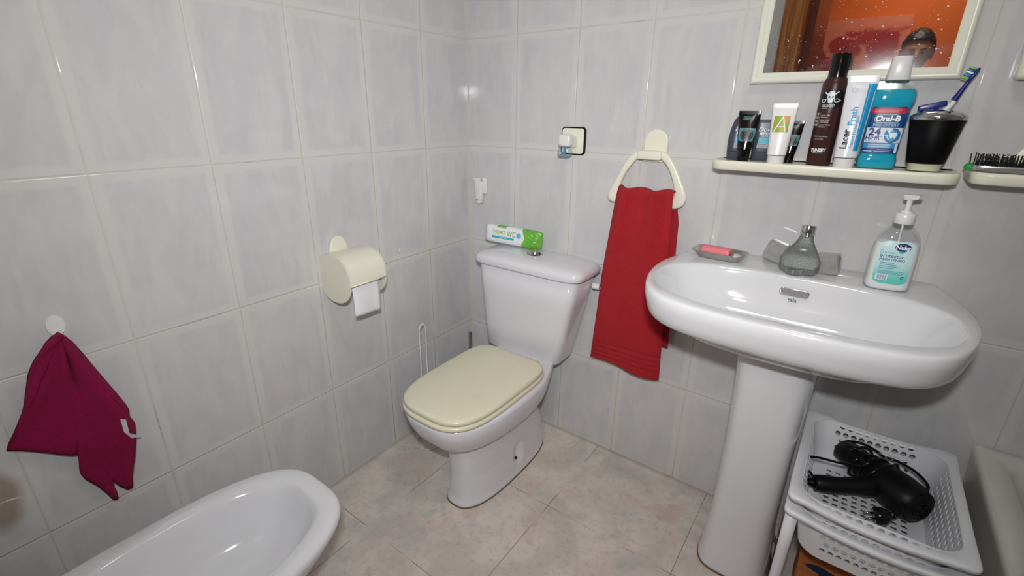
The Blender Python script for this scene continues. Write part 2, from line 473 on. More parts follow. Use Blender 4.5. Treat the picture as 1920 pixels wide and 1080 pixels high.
def byangle(loop, c, n=120):
    """resample closed loop by angle about c"""
    res = []
    m = len(loop)
    for i in range(n):
        a = 2*PI*i/n; d = Vector((math.cos(a), math.sin(a)))
        best = None
        for k in range(m):
            p = Vector(loop[k][:2])-c; q = Vector(loop[(k+1) % m][:2])-c; e = q-p
            den = d.x*e.y-d.y*e.x
            if abs(den) < 1e-12: continue
            tt = (p.x*e.y-p.y*e.x)/den; uu = (p.x*d.y-p.y*d.x)/den
            if tt > 0 and -1e-6 <= uu <= 1+1e-6 and (best is None or tt > best): best = tt
        res.append(c+d*best)
    return res
C0 = Vector((0, -.30))
O_ = byangle(OUT, C0)
inn = sup(.308, .172, 3.1, 160, 0, -.318)
inn = [(x*(1-.10*max(0, (-y-.318)/.172)**2), y) for x, y in inn]
I_ = byangle(inn, C0)
def relax(L, it, keep=lambda p: False):
    for _ in range(it):
        L = [p if keep(p) else (L[i-1]+p*2+L[(i+1) % len(L)])/4 for i, p in enumerate(L)]
    return L
O_ = relax(O_, 14, lambda p: p.y > -.02); I_ = relax(I_, 8)
def L3(loop, z, s=1.0, c=(0, 0), sy=None): return [(BX+c[0]+(p[0]-c[0])*s, c[1]+(p[1]-c[1])*(s if sy is None else sy), z(p) if callable(z) else z) for p in loop]
def lerpl(a, b, t): return [Vector(p).lerp(Vector(q), t) for p, q in zip(a, b)]
lipz = lambda p: .895+.013*max(0, min(1, (p[1]+.045)/.03))
def toback(loop, z, s, sy): return [(BX+p[0]*s, p[1]*sy-.0, z) for p in loop]
sink = thing('wash_basin', (BX, 0, .9), 'white ceramic pedestal wash basin with red towel at its left', 'sink')
ml = Matrix.Translation((-BX, 0, -.9))
secs = [toback(O_, .712, .24, .44), toback(O_, .722, .38, .54), toback(O_, .740, .54, .65), toback(O_, .762, .68, .75), toback(O_, .785, .80, .84), toback(O_, .803, .885, .90), toback(O_, .811, .930, .935), toback(O_, .816, .953, .952), toback(O_, .825, .970, .968), toback(O_, .84, .982, .982),
        toback(O_, .862, .994, .994), toback(O_, .876, 1.0, 1.0), toback(O_, .886, .998, .998), L3(lerpl(O_, I_, .06), .8925), L3(lerpl(O_, I_, .16), lipz), L3(lerpl(O_, I_, .5), lipz), L3(lerpl(O_, I_, .86), .895), L3(lerpl(O_, I_, .95), .894), L3(I_, .890)]
cI = (0, -.318)
for z, s in ((.882, .985), (.868, .965), (.845, .935), (.82, .895), (.795, .83), (.776, .74), (.764, .6), (.756, .42), (.751, .2), (.750, .085)):
    secs.append(L3(I_, z, s, cI, sy=s*(1-.05*(1-s))))
bm_ = rings(secs, True, True); bm_.transform(ml); link('bowl', bm_, M_cer, sink)
link('drain', lathe([(.0, .0), (.026, .0), (.028, .003), (.022, .005), (.0, .004)], 32, Matrix.Translation((0, -.318, -.1495)), cap=False), M_chrome, sink)
# overflow slot on the back slope of the bowl
of = []
for i in range(40):
    t = 2*PI*i/40; x = .023*math.copysign(1, math.cos(t))+.0075*math.cos(t); of.append((x, .0075*math.sin(t)))
ofm = mesh([(x, z, 0) for x, z in of], [tuple(range(40))])
bx_n = Vector((0, -.93, .36)).normalized()
osf = flat_surf((0.0, -.1605, -.0435), (1, 0, 0), (0, -.36, -.93) if False else (0, .30, .954), (0, -.954, .30))
link('overflow_slot', wrap(ofm, osf, .004), plain('overflow_dark', (120, 116, 120), .5), sink, smooth=False)
link('overflow_rim', rings([[osf(x*1.12, z*1.28, .002) for x, z in of], [osf(x*1.05, z*1.12, .0055) for x, z in of], [osf(x, z, .0055) for x, z in of], [osf(x, z, .0035) for x, z in of]], False, False), M_chrome, sink)
mark('lettering', shift2(textmesh('gala', .0135, .02), 0.0, -.0195), osf, .0065, ink((60, 66, 84)), sink)
# pedestal: its own lift-away piece
ped = thing('basin_pedestal', (1.245, -.2, 0), 'tall white ceramic pedestal standing under the wash basin', 'pedestal')
pl = []
for z, hx, yf, yb in ((0, .098, -.118, .10), (.012, .098, -.118, .10), (.03, .093, -.112, .10), (.2, .084, -.098, .10), (.45, .084, -.092, .10), (.62, .089, -.098, .10), (.71, .096, -.108, .11), (.735, .10, -.115, .115)):
    L = []
    for i in range(72):
        t = 2*PI*i/72; c, s = math.cos(t), math.sin(t)
        x = hx*math.copysign(abs(c)**(2/4.2), c); y = (yb if s > 0 else -yf)*math.copysign(abs(s)**(2/3.2), s)
        L.append((x, y, z))
    pl.append(L)
link('column', rings(pl, True, True), M_cer, ped)
M_seal = plain('brown_sealant', (120, 96, 66), .6, var=.15)
link('floor_seal', rings([[(x*k, y*k, z) for x, y, _ in pl[0]] for k, z in ((1.018, 0), (1.016, .003), (1.002, .0055))], False, False), M_seal, ped)

# ------------------------------------------------------------------ mixer tap
M_lime = (lambda: (lambda t: t.set(Base_Color=t.mix(t.ss(t.noise(t.obj(), 320, 4, .7), .35, .75), lin((112, 118, 115)), lin((150, 155, 151))), Roughness=.42, Metallic=.55, Normal=t.bump(t.noise(t.obj(), 420, 3), .25, .001)))(NT('limescaled_chrome')))()
M_hchrome = plain('worn_chrome', (206, 206, 202), .22, .8, var=.12, nscale=90)
tap = thing('mixer_tap', (1.236, -.088, .896), 'old limescaled chrome mixer tap with two octagonal handles', 'tap')
def quadsec(w, h, y, z, tilt, n=8, e=4):
    # section in plane normal to (0,-cos,-sin)
    out = []
    for x, q in sup(w, h, e, 32): out.append((x, y+q*math.sin(tilt), z+q*math.cos(tilt)))
    return out
link('base_ring', lathe([(.0, 0), (.036, 0), (.037, .006), (.033, .011), (.0, .012)], 40, cap=False), M_chrome, tap)
link('spout', rings([quadsec(.0150, .013, .022, .095, -1.3, e=2.4), quadsec(.0175, .014, .020, .084, -1.2, e=3), quadsec(.0230, .015, .013, .071, -1.0, e=4.5), quadsec(.0310, .016, .002, .057, -.8, e=6), quadsec(.0400, .017, -.014, .042, -.65, e=8), quadsec(.0460, .017, -.028, .030, -.6, e=9), quadsec(.0455, .014, -.036, .022, -.5, e=9), quadsec(.0370, .010, -.047, .014, -.5, e=8)], True, True, sharp=math.radians(32)), M_lime, tap)
link('body', loft([(.010, .028, .026, 2.4), (.03, .030, .026, 2.6), (.05, .027, .022, 2.6), (.066, .020, .016, 2.4)], 32), M_lime, tap)
neck = [(.0, .0), (.0155, 0), (.0155, .010), (.014, .012), (.0165, .014), (.0175, .030), (.0165, .033), (.0, .033)]
link('neck_cap', lathe(neck, 32, align((0, .022, .088), (0, .12, 1)), cap=False), M_chrome, tap)
kn = []
for i in range(72):
    t = 2*PI*i/72; r = .017+(.0012 if i % 2 else 0); kn.append((r*math.cos(t), r*math.sin(t)))
aer = rings([[(x, y, 0) for x, y in kn], [(x, y, .012) for x, y in kn]], True, True); aer.transform(Matrix.Translation((-.008, -.048, .006)))
link('aerator', aer, M_chrome, tap, smooth=False)
for sgn, dz, dot in ((-1, .018, (200, 70, 80)), (1, .004, (80, 130, 190))):
    d = Vector((sgn*.94, .05 if sgn < 0 else -.10, .30 if sgn < 0 else .12)); p0 = Vector((sgn*.026, -.004, .030+dz*.3))
    oc = []
    for rr, zz in ((.016, 0), (.017, .010), (.0255, .012), (.0265, .017), (.0265, .052), (.025, .056), (.018, .058)):
        oc.append([(rr*math.cos(2*PI*(i+.5)/8), rr*math.sin(2*PI*(i+.5)/8), zz) for i in range(8)])
    hm = rings(oc, True, True, sharp=math.radians(20)); hm.transform(align(p0, d) @ Matrix.Scale(1.08, 4))
    hd = link('handle', hm, M_hchrome, tap, smooth=False)
    link('handle_cap', lathe([(.0, .058), (.015, .058), (.014, .0605), (.0, .061)], 24, align(p0, d), cap=False), ink(dot), hd)

# ------------------------------------------------------------------ soap dish + soap
dish = thing('soap_dish', (1.034, -.088, .8955), 'small rectangular steel soap dish on the left of the basin rim', 'soap dish', rz=-.06)
dl = [(.0, .056, .028, 3.5), (.004, .060, .031, 3.5), (.018, .069, .040, 4), (.021, .073, .044, 4.5), (.022, .074, .045, 4.5), (.0225, .072, .043, 4.5), (.019, .066, .037, 4), (.005, .058, .029, 3.5), (.003, .05, .024, 3.5)]
link('tray', rings([[(x, y, z) for x, y in sup(a, b, e, 56)] for z, a, b, e in dl], True, True), M_steel, dish)
soap = thing('soap_bar', (1.024, -.090, .9005), 'pink soap bar lying in the steel dish', 'soap', rz=-.06)
link('bar', loft([(0, .037, .017, 7), (.002, .0395, .019, 8), (.020, .0400, .019, 8), (.024, .039, .017, 7), (.027, .035, .011, 5)], 64), plain('pink_soap', (240, 130, 142), .45, var=.03), soap)
scr = thing('soap_scrap', (1.080, -.092, .9010), 'small pearly sliver of used soap beside the pink bar', 'soap', rz=.2)
link('sliver', loft([(0, .009, .012, 2.5), (.006, .011, .014, 2.6), (.012, .010, .011, 2.4), (.015, .006, .007, 2.2)], 24), plain('pearly_soap', (206, 190, 206), .25), scr)

# ------------------------------------------------------------------ hand soap pump bottle
pump = thing('soap_pump_bottle', (1.420, -.105, .8955), 'clear pump bottle of white hand soap with turquoise label', 'soap bottle', rz=.12)
ps = [(0, .038, .024, 3.2), (.004, .043, .028, 3.4), (.012, .0445, .029, 3.4), (.07, .0445, .029, 3.2), (.102, .0435, .028, 3), (.122, .038, .025, 2.7), (.136, .029, .021, 2.4), (.144, .020, .017, 2.1), (.148, .016, .015, 2), (.156, .0155, .0155, 2)]
link('bottle', loft(ps, 144, cap1=False), M_clear, pump)
M_cream_soap = plain('liquid_soap', (246, 245, 244), .3, var=.01)
link('liquid', loft([(z+.0012, hx-.0014, hy-.0014, e) for z, hx, hy, e in ps[:4]]+[(.090, .0425, .027, 3), (.108, .040, .0255, 2.9), (.1085, .03, .02, 2.5)], 48), M_cream_soap, pump)
sp = surf_secs(ps)
def labgrad():
    t = NT('turquoise_label'); sep = t.new('ShaderNodeSeparateXYZ'); t.inp(sep.inputs[0], t.obj())
    return t.set(Base_Color=t.mix(t.ss(sep.outputs[2], .018, .075), lin((88, 205, 192)), lin((206, 234, 236))), Roughness=.35)
pump.scale = (1, 1, 1.07)
lab = mark('label', gridme(-.034, .032, .018, .114, 14, 24, .013), sp, .0004, labgrad(), pump)
mark('lettering', [shift2(textmesh('protector', .0112, .01), -.008, .0805)], sp, .0008, ink((60, 92, 130)), lab)
mark('lettering', [shift2(textmesh('Dermo', .011, .0), -.016, .088)], sp, .0008, ink((96, 200, 196)), lab)
mark('lettering', [shift2(textmesh('JABON LIQUIDO', .0064, .03), -.006, .0722)], sp, .0008, ink((52, 84, 150)), lab)
tiny = []
for k in range(4): tiny.append(shift2(gridme(-.027, .000+.012*((k*7) % 3)/2, -.0008, .0008, 8, 1), 0, .0650-k*.0042))
for k in range(3): tiny.append(shift2(gridme(-.027, .022, -.0006, .0006, 10, 1), 0, .0465-k*.0028))
mark('fine_print', tiny, sp, .0007, ink((96, 170, 186)), lab)
mark('badge', discme(.008, .1015, .0150, .0088), sp, .0007, ink((36, 60, 104)), lab)
mark('badge_leaf', [discme(.007, .0925, .0062, .0046)], sp, .0006, ink((70, 190, 180)), lab)
mark('lettering', [shift2(textmesh('Nuky', .0125, .04), .008, .1012)], sp, .0011, ink((240, 244, 248)), lab)
mark('barcode', gridme(-.029, -.006, .025, .0385, 6, 3), sp, .0007, ink((226, 232, 240)), lab)
mark('barcode_bars', [gridme(-.0265+i*.0016, -.0265+i*.0016+.0004+.0005*((i*5) % 3)/2, .0265, .037, 1, 2) for i in range(12)], sp, .0010, ink((96, 88, 160)), lab)
mark('recycling_mark', [discme(.0215, .034, .0036, r0=.5, a0=.3, a1=5.6)], sp, .0008, ink((40, 90, 130)), lab)
link('collar', lathe([(.0, .150), (.0185, .150), (.0195, .152), (.0195, .171), (.018, .173), (.012, .174), (.0115, .178), (.0, .178)], 36, cap=False), M_white, pump)
link('stem', lathe([(.006, .176), (.0055, .2)], 20), M_white, pump)
nz = rings([[(-.010+0, -.006, .200), (.006, -.006, .200), (.006, .006, .200), (-.010, .006, .200)], [(-.010, -.0075, .205), (.020, -.0075, .205), (.020, .0075, .205), (-.010, .0075, .205)], [(-.010, -.0075, .211), (.021, -.0065, .213), (.021, .0065, .213), (-.010, .0075, .211)]], True, True)
nz.transform(Matrix.Rotation(-.75, 4, 'Z'))
link('nozzle', nz, M_white, pump, smooth=False)
link('dip_tube', tube([(.0, 0, .15), (.002, 0, .08), (.006, 0, .02)], .0025, 8, 4), M_white, pump)

# ------------------------------------------------------------------ toilet
TX = .412
toi = thing('toilet', (TX, 0, 0), 'white close-coupled toilet with cream seat in the tiled corner', 'toilet')
def egg(hw, yf, yb, e=2.6, n=80, cx=0, eb=None):
    yc = (yf+yb)/2+ (yb-yf)*.02; out = []
    for i in range(n):
        t = 2*PI*i/n; c, s = math.cos(t), math.sin(t)
        ee = (eb or e) if s > 0 else e
        hy = (yb-yc) if s > 0 else (yc-yf)
        out.append((cx+hw*math.copysign(abs(c)**(2/ee), c), yc+hy*math.copysign(abs(s)**(2/ee), s)))
    return out
base = [(.0, .094, -.600, -.085, 2.7), (.010, .094, -.600, -.085, 2.7), (.03, .090, -.592, -.085, 2.7), (.12, .086, -.585, -.10, 2.6), (.2, .087, -.588, -.14, 2.6), (.255, .092, -.598, -.19, 2.6)]
bsec = []
for a_, b_ in zip(base, base[1:]):
    m_ = max(1, int((b_[0]-a_[0])/.006))
    bsec += [tuple(p+(q-p)*k/m_ for p, q in zip(a_, b_)) for k in range(m_)]
bsec.append(base[-1])
def dent(x, y, z):
    g = ((y+.335)/.027)**2+((z-.092)/.052)**2
    return (x-(.016*(1-g)**.6 if g < 1 else 0)*(1 if x > 0 else -1), y, z)
link('base', rings([[(lambda p: (p[0]+.008, p[1], p[2]))(dent(x, y, z)) for x, y in egg(h, yf, yb, e, n=260)] for z, h, yf, yb, e in bsec], True, True), M_cer2, toi)
bowl = [(.235, .06, -.56, -.1, 2.4), (.25, .095, -.605, -.09, 2.4), (.262, .118, -.630, -.08, 2.5), (.285, .142, -.662, -.07, 2.6), (.32, .162, -.692, -.055, 2.8), (.36, .173, -.712, -.045, 2.9), (.392, .177, -.720, -.04, 3), (.402, .175, -.717, -.04, 3), (.405, .168, -.710, -.045, 3)]
def bl(z, h, yf, yb, e):
    L = egg(h, yf, yb, e); out = []
    for x, y in L:
        k = max(0, min(1, (y+.34)/.25)); k = k*k*(3-2*k)
        out.append((x*(1-.28*k), y, z))
    return out
link('bowl', rings([bl(*b) for b in bowl], True, True), M_cer2, toi)
# hollow with the fixing bolt in the foot
link('bolt', lathe([(.0, .010), (.005, .010), (.006, .004), (.0, .002)], 12, align((.0790, -.338, .066), (1, 0, .1)), cap=False), M_black, toi)
seat = [(.405, .158, -.716, -.238, 3), (.408, .163, -.722, -.234, 3.1), (.418, .164, -.723, -.233, 3.1), (.422, .160, -.718, -.236, 3)]
link('seat', rings([[(x, y, z) for x, y in egg(h, yf, yb, e, eb=6)] for z, h, yf, yb, e in seat], True, True), M_seat, toi)
lidm = [(.423, .155, -.710, -.24, 3.2), (.427, .160, -.716, -.236, 3.3), (.436, .160, -.716, -.236, 3.3), (.441, .157, -.713, -.239, 3.3), (.4435, .148, -.702, -.248, 3.2), (.4445, .08, -.6, -.33, 3)]
link('lid', rings([[(x, y, z) for x, y in egg(h, yf, yb, e, eb=6)] for z, h, yf, yb, e in lidm], True, True), M_seat, toi)
for sx in (-.08, .08): link('hinge', tube([(sx-.018, -.228, .425), (sx+.018, -.228, .425)], .010, 14, 0), M_seat, toi)
tank = [(.384, .140, .060, 4.5, -.030, -.095), (.389, .160, .068, 5, -.030, -.095), (.402, .170, .074, 5.5, -.029, -.097), (.50, .183, .080, 6, -.021, -.099), (.65, .202, .089, 6.5, -.008, -.103), (.752, .213, .095, 6.5, 0, -.107)]
link('cistern', loft(tank, 96, sharp=None), M_cer2, toi)
lidc = [(.752, .216, .096, 6, 0, -.107), (.753, .228, .1045, 6, 0, -.1085), (.757, .232, .106, 6, 0, -.109), (.770, .233, .106, 6, 0, -.109), (.779, .230, .104, 5.5, 0, -.109), (.787, .219, .097, 5, 0, -.108), (.793, .195, .083, 4.2, 0, -.107), (.797, .15, .06, 3.5, 0, -.106), (.799, .08, .03, 3, 0, -.106)]
link('cistern_lid', loft(lidc, 96, sharp=None), M_cer2, toi)
link('flush_button', lathe([(.030, .794), (.030, .812), (.027, .815), (.012, .817), (.0, .817)], 40, Matrix.Translation((-.004, -.112, 0)), cap=False), M_chrome, toi)

link('floor_seal', rings([[(x*k+.008, -.34+(y+.34)*k2, z) for x, y in egg(.094, -.600, -.085, 2.7)] for k, k2, z in ((1.018, 1.008, 0), (1.016, 1.007, .003), (1.002, 1.001, .0055))], False, False), M_seal, toi)

# inlet valve and hose beside the cistern
val = thing('angle_valve', (.66, -.03, .705), 'chrome and white water valve between cistern and red towel', 'valve')
link('valve_nut', lathe([(.0, -.014), (.012, -.014), (.013, .0), (.011, .012), (.0, .012)], 20, align((-.022, -.02, .0), (1, 0, 0)), cap=False), M_white, val)
link('valve_body', lathe([(.0, 0), (.009, 0), (.009, .03), (.0, .03)], 20, align((-.012, -.02, 0), (1, 0, 0)), cap=False), M_steel, val)
link('valve_stub', tube([(.012, -.02, 0), (.012, .0, -.0), (.012, .028, 0)], .008, 12, 2), M_steel, val)
link('hose', tube([(.012, -.02, -.002), (.013, -.02, -.03), (.016, -.016, -.06), (.016, -.008, -.09)], .007, 12, 4), M_steel, val)

# ------------------------------------------------------------------ wipes packet on the cistern
def wipes_mat():
    t = NT('wipes_wrapper'); sep = t.new('ShaderNodeSeparateXYZ'); t.inp(sep.inputs[0], t.obj())
    g = t.ss(t.M('ADD', sep.outputs[0], t.M('MULTIPLY', t.M('ABSOLUTE', sep.outputs[2]), .5)), .060, .063)
    g2 = t.M('MULTIPLY', t.ss(sep.outputs[2], .026, .029), t.M('MULTIPLY', t.ss(sep.outputs[0], -.068, -.064), t.M('SUBTRACT', 1.0, t.ss(sep.outputs[0], -.03, -.02))))
    c = t.mix(t.M('MAXIMUM', g, g2), lin((232, 236, 236)), t.mix(t.noise(t.obj(), 40, 3), lin((84, 168, 54)), lin((130, 196, 70))))
    return t.set(Base_Color=c, Roughness=.25, Normal=t.bump(t.noise(t.obj(), 45, 4, .6), .5, .006))
wip = thing('wipes_packet', (.280, -.072, .838), 'white and green soft packet of toilet wipes lying on the cistern lid', 'packet', rot=(-.12, .02, .10))
bm = bmesh.new(); bmesh.ops.create_grid(bm, x_segments=44, y_segments=22, size=1)
top = [v.co.copy() for v in bm.verts]; bm.free()
nx, ny = 44, 20
def packet(side):
    vs = []
    for j in range(ny+1):
        for i in range(nx+1):
            u = -1+2*i/nx; v = -1+2*j/ny
            x = u*.128; endp = min(1, (1-abs(u))/.22); endp = math.sin(endp*PI/2)
            z = v*(.036-.006*(1-endp)); fill = endp*(1-abs(v)**3.2)**.5
            rnd = .0035*math.sin(u*23+v*5)*math.cos(v*9+u*7)*(1.6 if u > .45 else .5)
            y = side*(.021*fill+rnd*fill)
            vs.append((x, y, z))
    return vs
va, vb = packet(-1), packet(1); fs = []
for j in range(ny):
    for i in range(nx): a = j*(nx+1)+i; fs.append((a, a+1, a+nx+2, a+nx+1)); b = a+len(va); fs.append((b, b+nx+1, b+nx+2, b+1))
link('wrapper', clean(mesh(va+vb, fs)), wipes_mat(), wip)
wsf = lambda x, z, eps: Vector((x, -.021*math.sin(min(1, (1-abs(x)/.128)/.22)*PI/2)*(1-min(.999, abs(z/.036))**3.2)**.5-.0008-eps, z))
mark('lettering', [shift2(textmesh('DERMO', .020, .005, sx=.80), -.052, .010), shift2(textmesh('WC', .030, .01, sx=.75), .003, .008)], wsf, .0006, ink((152, 176, 96)), wip)
mark('label_stripe', gridme(-.084, .018, -.014, -.0055, 14, 2, .003), wsf, .0006, ink((60, 176, 196)), wip)
mark('lettering', [shift2(textmesh('WIPES PAPEL', .006, .01), -.03, -.0098)], wsf, .0010, ink((214, 238, 242)), wip)
mark('label_dot', discme(.036, .008, .0105), wsf, .0006, ink((92, 186, 214)), wip)

# ------------------------------------------------------------------ toilet paper holder + roll
tp = thing('toilet_roll_holder', (0, -.668, .80), 'cream plastic hooded toilet roll holder on the left wall', 'holder')
cap_o = [(0, .062), (.03, .073), (.07, .077), (.10, .073), (.128, .058), (.144, .034), (.150, .006), (.150, -.014), (.143, -.040), (.126, -.060), (.10, -.074), (.07, -.079), (.04, -.076), (.018, -.064), (0, -.040)]
oc = [(p.x, p.y) for p in catmull([Vector((a, b, 0)) for a, b in cap_o], 4)]
def plate(y0, y1):
    return clean(rings([[(x, y0, z) for x, z in oc], [(x, y1, z) for x, z in oc]], True, True), math.radians(50))
for y in (-.070, .067):
    link('end_cap', plate(y, y+.004), M_cream, tp)
hood = [p for p in oc if p[1] > -.012 or p[0] < .001]
hood = [(x, z) for x, z in oc if z > -.010][:]
hp = [(x, z) for x, z in hood if x >= 0]
hv = []; hf = []
L0 = [(x, z) for x, z in hp]; L1 = [(x*(1-.022), z*(1-.03)) for x, z in hp][::-1]
prof = L0+L1
link('hood', clean(rings([[(x, -.067, z) for x, z in prof], [(x, .068, z) for x, z in prof]], True, True), math.radians(40)), M_cream, tp)
link('hood_edge', tube([(.150, -.066, -.010), (.150, .070, -.010)], .003, 8, 0), M_cream, tp)
tab = [(.034*math.cos(t*PI/16), .040+.055*math.sin(t*PI/16)**.9) for t in range(17)]+[(-.034, .0), (.034, .0)][::1]
tabm = prism([(x, z) for x, z in tab], 0, .012, .003); tabm.transform(Matrix.Rotation(-PI/2, 4, 'Z')); tabm.transform(Matrix.Translation((0, 0, .02)))
link('mounting_tab', tabm, M_cream, tp)
link('spindle', tube([(.072, -.068, .0), (.072, .069, .0)], .008, 12, 0), M_cream, tp)
roll = thing('toilet_roll', (.072, -.668, .80), 'white toilet roll with its sheet hanging under the cream hood', 'toilet paper')
rp = [(.020, -.052), (.058, -.052), (.059, -.050), (.059, .050), (.058, .052), (.020, .052), (.020, -.052)]
link('paper_roll', lathe(rp, 48, align((0, 0, 0), (0, 1, 0)), cap=False), M_paper, roll)
sh = []
for j in range(15):
    t = j/14
    for i in range(10):
        u = i/9; sh.append((.0585+.004*math.sin(t*2.4)+.003*t*math.cos(u*3)+.003*math.sin(u*6)*t, -.052+.104*u, .006-.138*t-(.012*t*u if t == 1 else .010*t*u)+.016*t))
fs = [(j*10+i, j*10+i+1, j*10+i+11, j*10+i+10) for j in range(14) for i in range(9)]
so = link('loose_sheet', mesh(sh, fs), M_paper, roll); sm = so.modifiers.new('s', 'SOLIDIFY'); sm.thickness = .0008

# ------------------------------------------------------------------ hook and magenta towel (left wall)
hk = thing('adhesive_hook', (0, -1.372, .856), 'round white adhesive wall hook holding the magenta cloth', 'hook')
link('disc', lathe([(.0, 0), (.0225, 0), (.0235, .002), (.022, .005), (.0, .006)], 36, Matrix.Diagonal((1, .70, 1, 1)) @ align((0, 0, 0), (1, 0, 0)), cap=False), M_white, hk)
link('peg', tube([(.003, 0, -.016), (.018, 0, -.020), (.026, 0, -.016), (.028, 0, -.006)], .004, 10, 5), M_white, hk)
mag = thing('hand_cloth', (.012, -1.3755, .842), 'magenta terry cloth hanging by one point from the white hook', 'towel')
bp = [(-1.381, .847), (-1.400, .833), (-1.420, .805), (-1.437, .775), (-1.452, .738), (-1.466, .700), (-1.486, .662), (-1.507, .629), (-1.482, .610), (-1.452, .588), (-1.425, .568), (-1.406, .556), (-1.408, .535), (-1.416, .510), (-1.411, .485), (-1.396, .455), (-1.385, .425), (-1.377, .397), (-1.371, .394), (-1.370, .408), (-1.375, .440), (-1.374, .468), (-1.369, .452), (-1.358, .426), (-1.347, .411), (-1.339, .413), (-1.335, .44), (-1.327, .47), (-1.318, .50), (-1.308, .545), (-1.302, .585), (-1.310, .60), (-1.305, .626), (-1.312, .655), (-1.325, .70), (-1.338, .745), (-1.349, .785), (-1.360, .82), (-1.371, .842), (-1.376, .849)]
mvs = []; mfs = []; K = 26
bpd = []
for i in range(len(bp)):
    a, b = Vector(bp[i]), Vector(bp[(i+1) % len(bp)])
    for k in range(4): bpd.append(a.lerp(b, k/4))
ap = Vector((-1.3755, .842)); nb_ = len(bpd)
for k in range(K+1):
    f = k/K
    for i, p in enumerate(bpd):
        q = ap.lerp(p, max(f, .02)); dy, dz = q.x-ap.x, q.y-ap.y
        ang_ = math.atan2(dy, -dz)      # 0 = straight down, negative = left
        r = math.hypot(dy, dz)
        g_ = lambda c_, w_: math.exp(-((ang_-c_)/w_)**2)
        fold = .030*g_(.23, .15)*min(1, r/.16)+.016*g_(-.16, .10)*min(1, r/.07)*max(.25, 1-r/.22)-.030*g_(.0, .05)*min(1, r/.03)*max(0, 1-r/.15)
        fold += .006*math.sin(ang_*11+r*12)*min(1, r/.15)+.003*math.sin(r*34+ang_*5)
        roll_ = .010*(1-f**10)
        if r < .10: roll_ += .010*(1-r/.10)
        mvs.append((max(.006+.014*f*(f < .99), .012+fold*.9+roll_), dy, dz))
for k in range(K):
    for i in range(nb_):
        j = (i+1) % nb_; mfs.append((k*nb_+i, k*nb_+j, (k+1)*nb_+j, (k+1)*nb_+i))
mo = link('cloth', clean(mesh(mvs, mfs)), M_magt, mag)
sm = mo.modifiers.new('s', 'SOLIDIFY'); sm.thickness = .005; sm.offset = 0
tg = thing('m', (0, 0, 0), None, None); bpy.data.objects.remove(tg)
lb = mesh([(.046, .0495, -.226), (.050, .0585, -.231), (.050, .0570, -.268), (.046, .0490, -.262), (.044, .0775, -.292), (.042, .0600, -.288)], [(0, 1, 2, 3), (3, 2, 4, 5)])
lo = link('care_label', lb, ink((196, 200, 200)), mag, smooth=False); sm = lo.modifiers.new('s', 'SOLIDIFY'); sm.thickness = .0008

# ------------------------------------------------------------------ bidet
bid = thing('bidet', (.361, -1.36, 0), 'white ceramic bidet standing by the left wall below the magenta cloth', 'bidet')
def bloop(hw, yf, yb, z, e=3.0, tap=.15):
    out = []; e += .35; yf += .022*(z > .2); hw += .007*(z > .2)
    for i in range(88):
        t = 2*PI*i/88; c, s = math.cos(t), math.sin(t); yc = -.02
        hy = (yf-yc) if s > 0 else (yc-yb)
        y = yc+hy*math.copysign(abs(s)**(2/e), s); k = max(0, (y-yc)/(yf-yc))
        out.append((hw*(1-tap*k*k)*math.copysign(abs(c)**(2/e), c), y, z))
    return out
ol = [(.11, .17, -.30, 0, 2.8), (.11, .17, -.30, .01, 2.8), (.105, .16, -.30, .10, 2.8), (.11, .17, -.30, .18, 2.8), (.145, .235, -.31, .27, 2.8), (.175, .285, -.32, .33, 2.9), (.191, .308, -.325, .365, 3), (.193, .311, -.326, .378, 3.1), (.189, .307, -.324, .386, 3.1), (.182, .300, -.32, .389, 3.1),
      (.150, .268, -.19, .389, 2.9), (.142, .258, -.18, .384, 2.9), (.134, .248, -.17, .368, 2.8), (.124, .232, -.155, .33, 2.7), (.108, .205, -.13, .29, 2.6), (.080, .16, -.09, .262, 2.4), (.045, .09, -.03, .252, 2.2), (.02, .045, .0, .250, 2)]
link('basin', rings([bloop(h, yf, yb, z, e) for h, yf, yb, z, e in ol], True, True), M_cer, bid)
link('drain', lathe([(.0, .2505), (.020, .2505), (.021, .254), (.016, .256), (.0, .255)], 28, Matrix.Translation((0, .02, 0)), cap=False), M_chrome, bid)
link('tap', tube([(0, -.26, .388), (0, -.26, .46), (0, -.235, .485), (0, -.185, .47)], .013, 14, 6), M_chrome, bid)

# ------------------------------------------------------------------ brush with wire rack behind the toilet
br = thing('toilet_brush_rack', (.112, -.412, 0), 'thin white wire stand with a tall loop handle left of the toilet', 'rack')
ring = [(.052*math.cos(2*PI*i/40), .052*math.sin(2*PI*i/40), 0) for i in range(40)]
M_wire = plain('white_wire', (226, 226, 224), .35)
link('base_ring', tube([(x, y, .004) for x, y, z in ring], .0022, 8, 0, closed=True), M_wire, br)
link('base_ring', tube([(x, y, .11) for x, y, z in ring], .0022, 8, 0, closed=True), M_wire, br)
for k in range(4):
    a = k*PI/2+.4; link('upright', tube([(.052*math.cos(a), .052*math.sin(a), .004), (.052*math.cos(a), .052*math.sin(a), .11)], .0020, 8, 0), M_wire, br)
link('loop_handle', tube([(-.006, -.050, .10), (-.006, -.020, .30), (-.010, -.014, .49), (-.010, -.010, .522), (-.010, .003, .535), (-.010, .016, .522), (-.010, .020, .49), (-.006, .016, .30), (-.006, .05, .10)], .0024, 10, 8), M_wire, br)
ss = thing('toilet_brush', (.075, -.10, 0), 'steel brush handle standing in the corner between tile and cistern', 'brush')
link('handle', lathe([(.0, .06), (.008, .06), (.008, .345), (.0085, .372), (.007, .376), (.0, .376)], 20, cap=False), M_steel, ss)
link('pot', lathe([(.0, 0), (.045, 0), (.047, .004), (.047, .09), (.044, .092), (.012, .093), (.0, .093)], 36, cap=False), M_steel, ss)

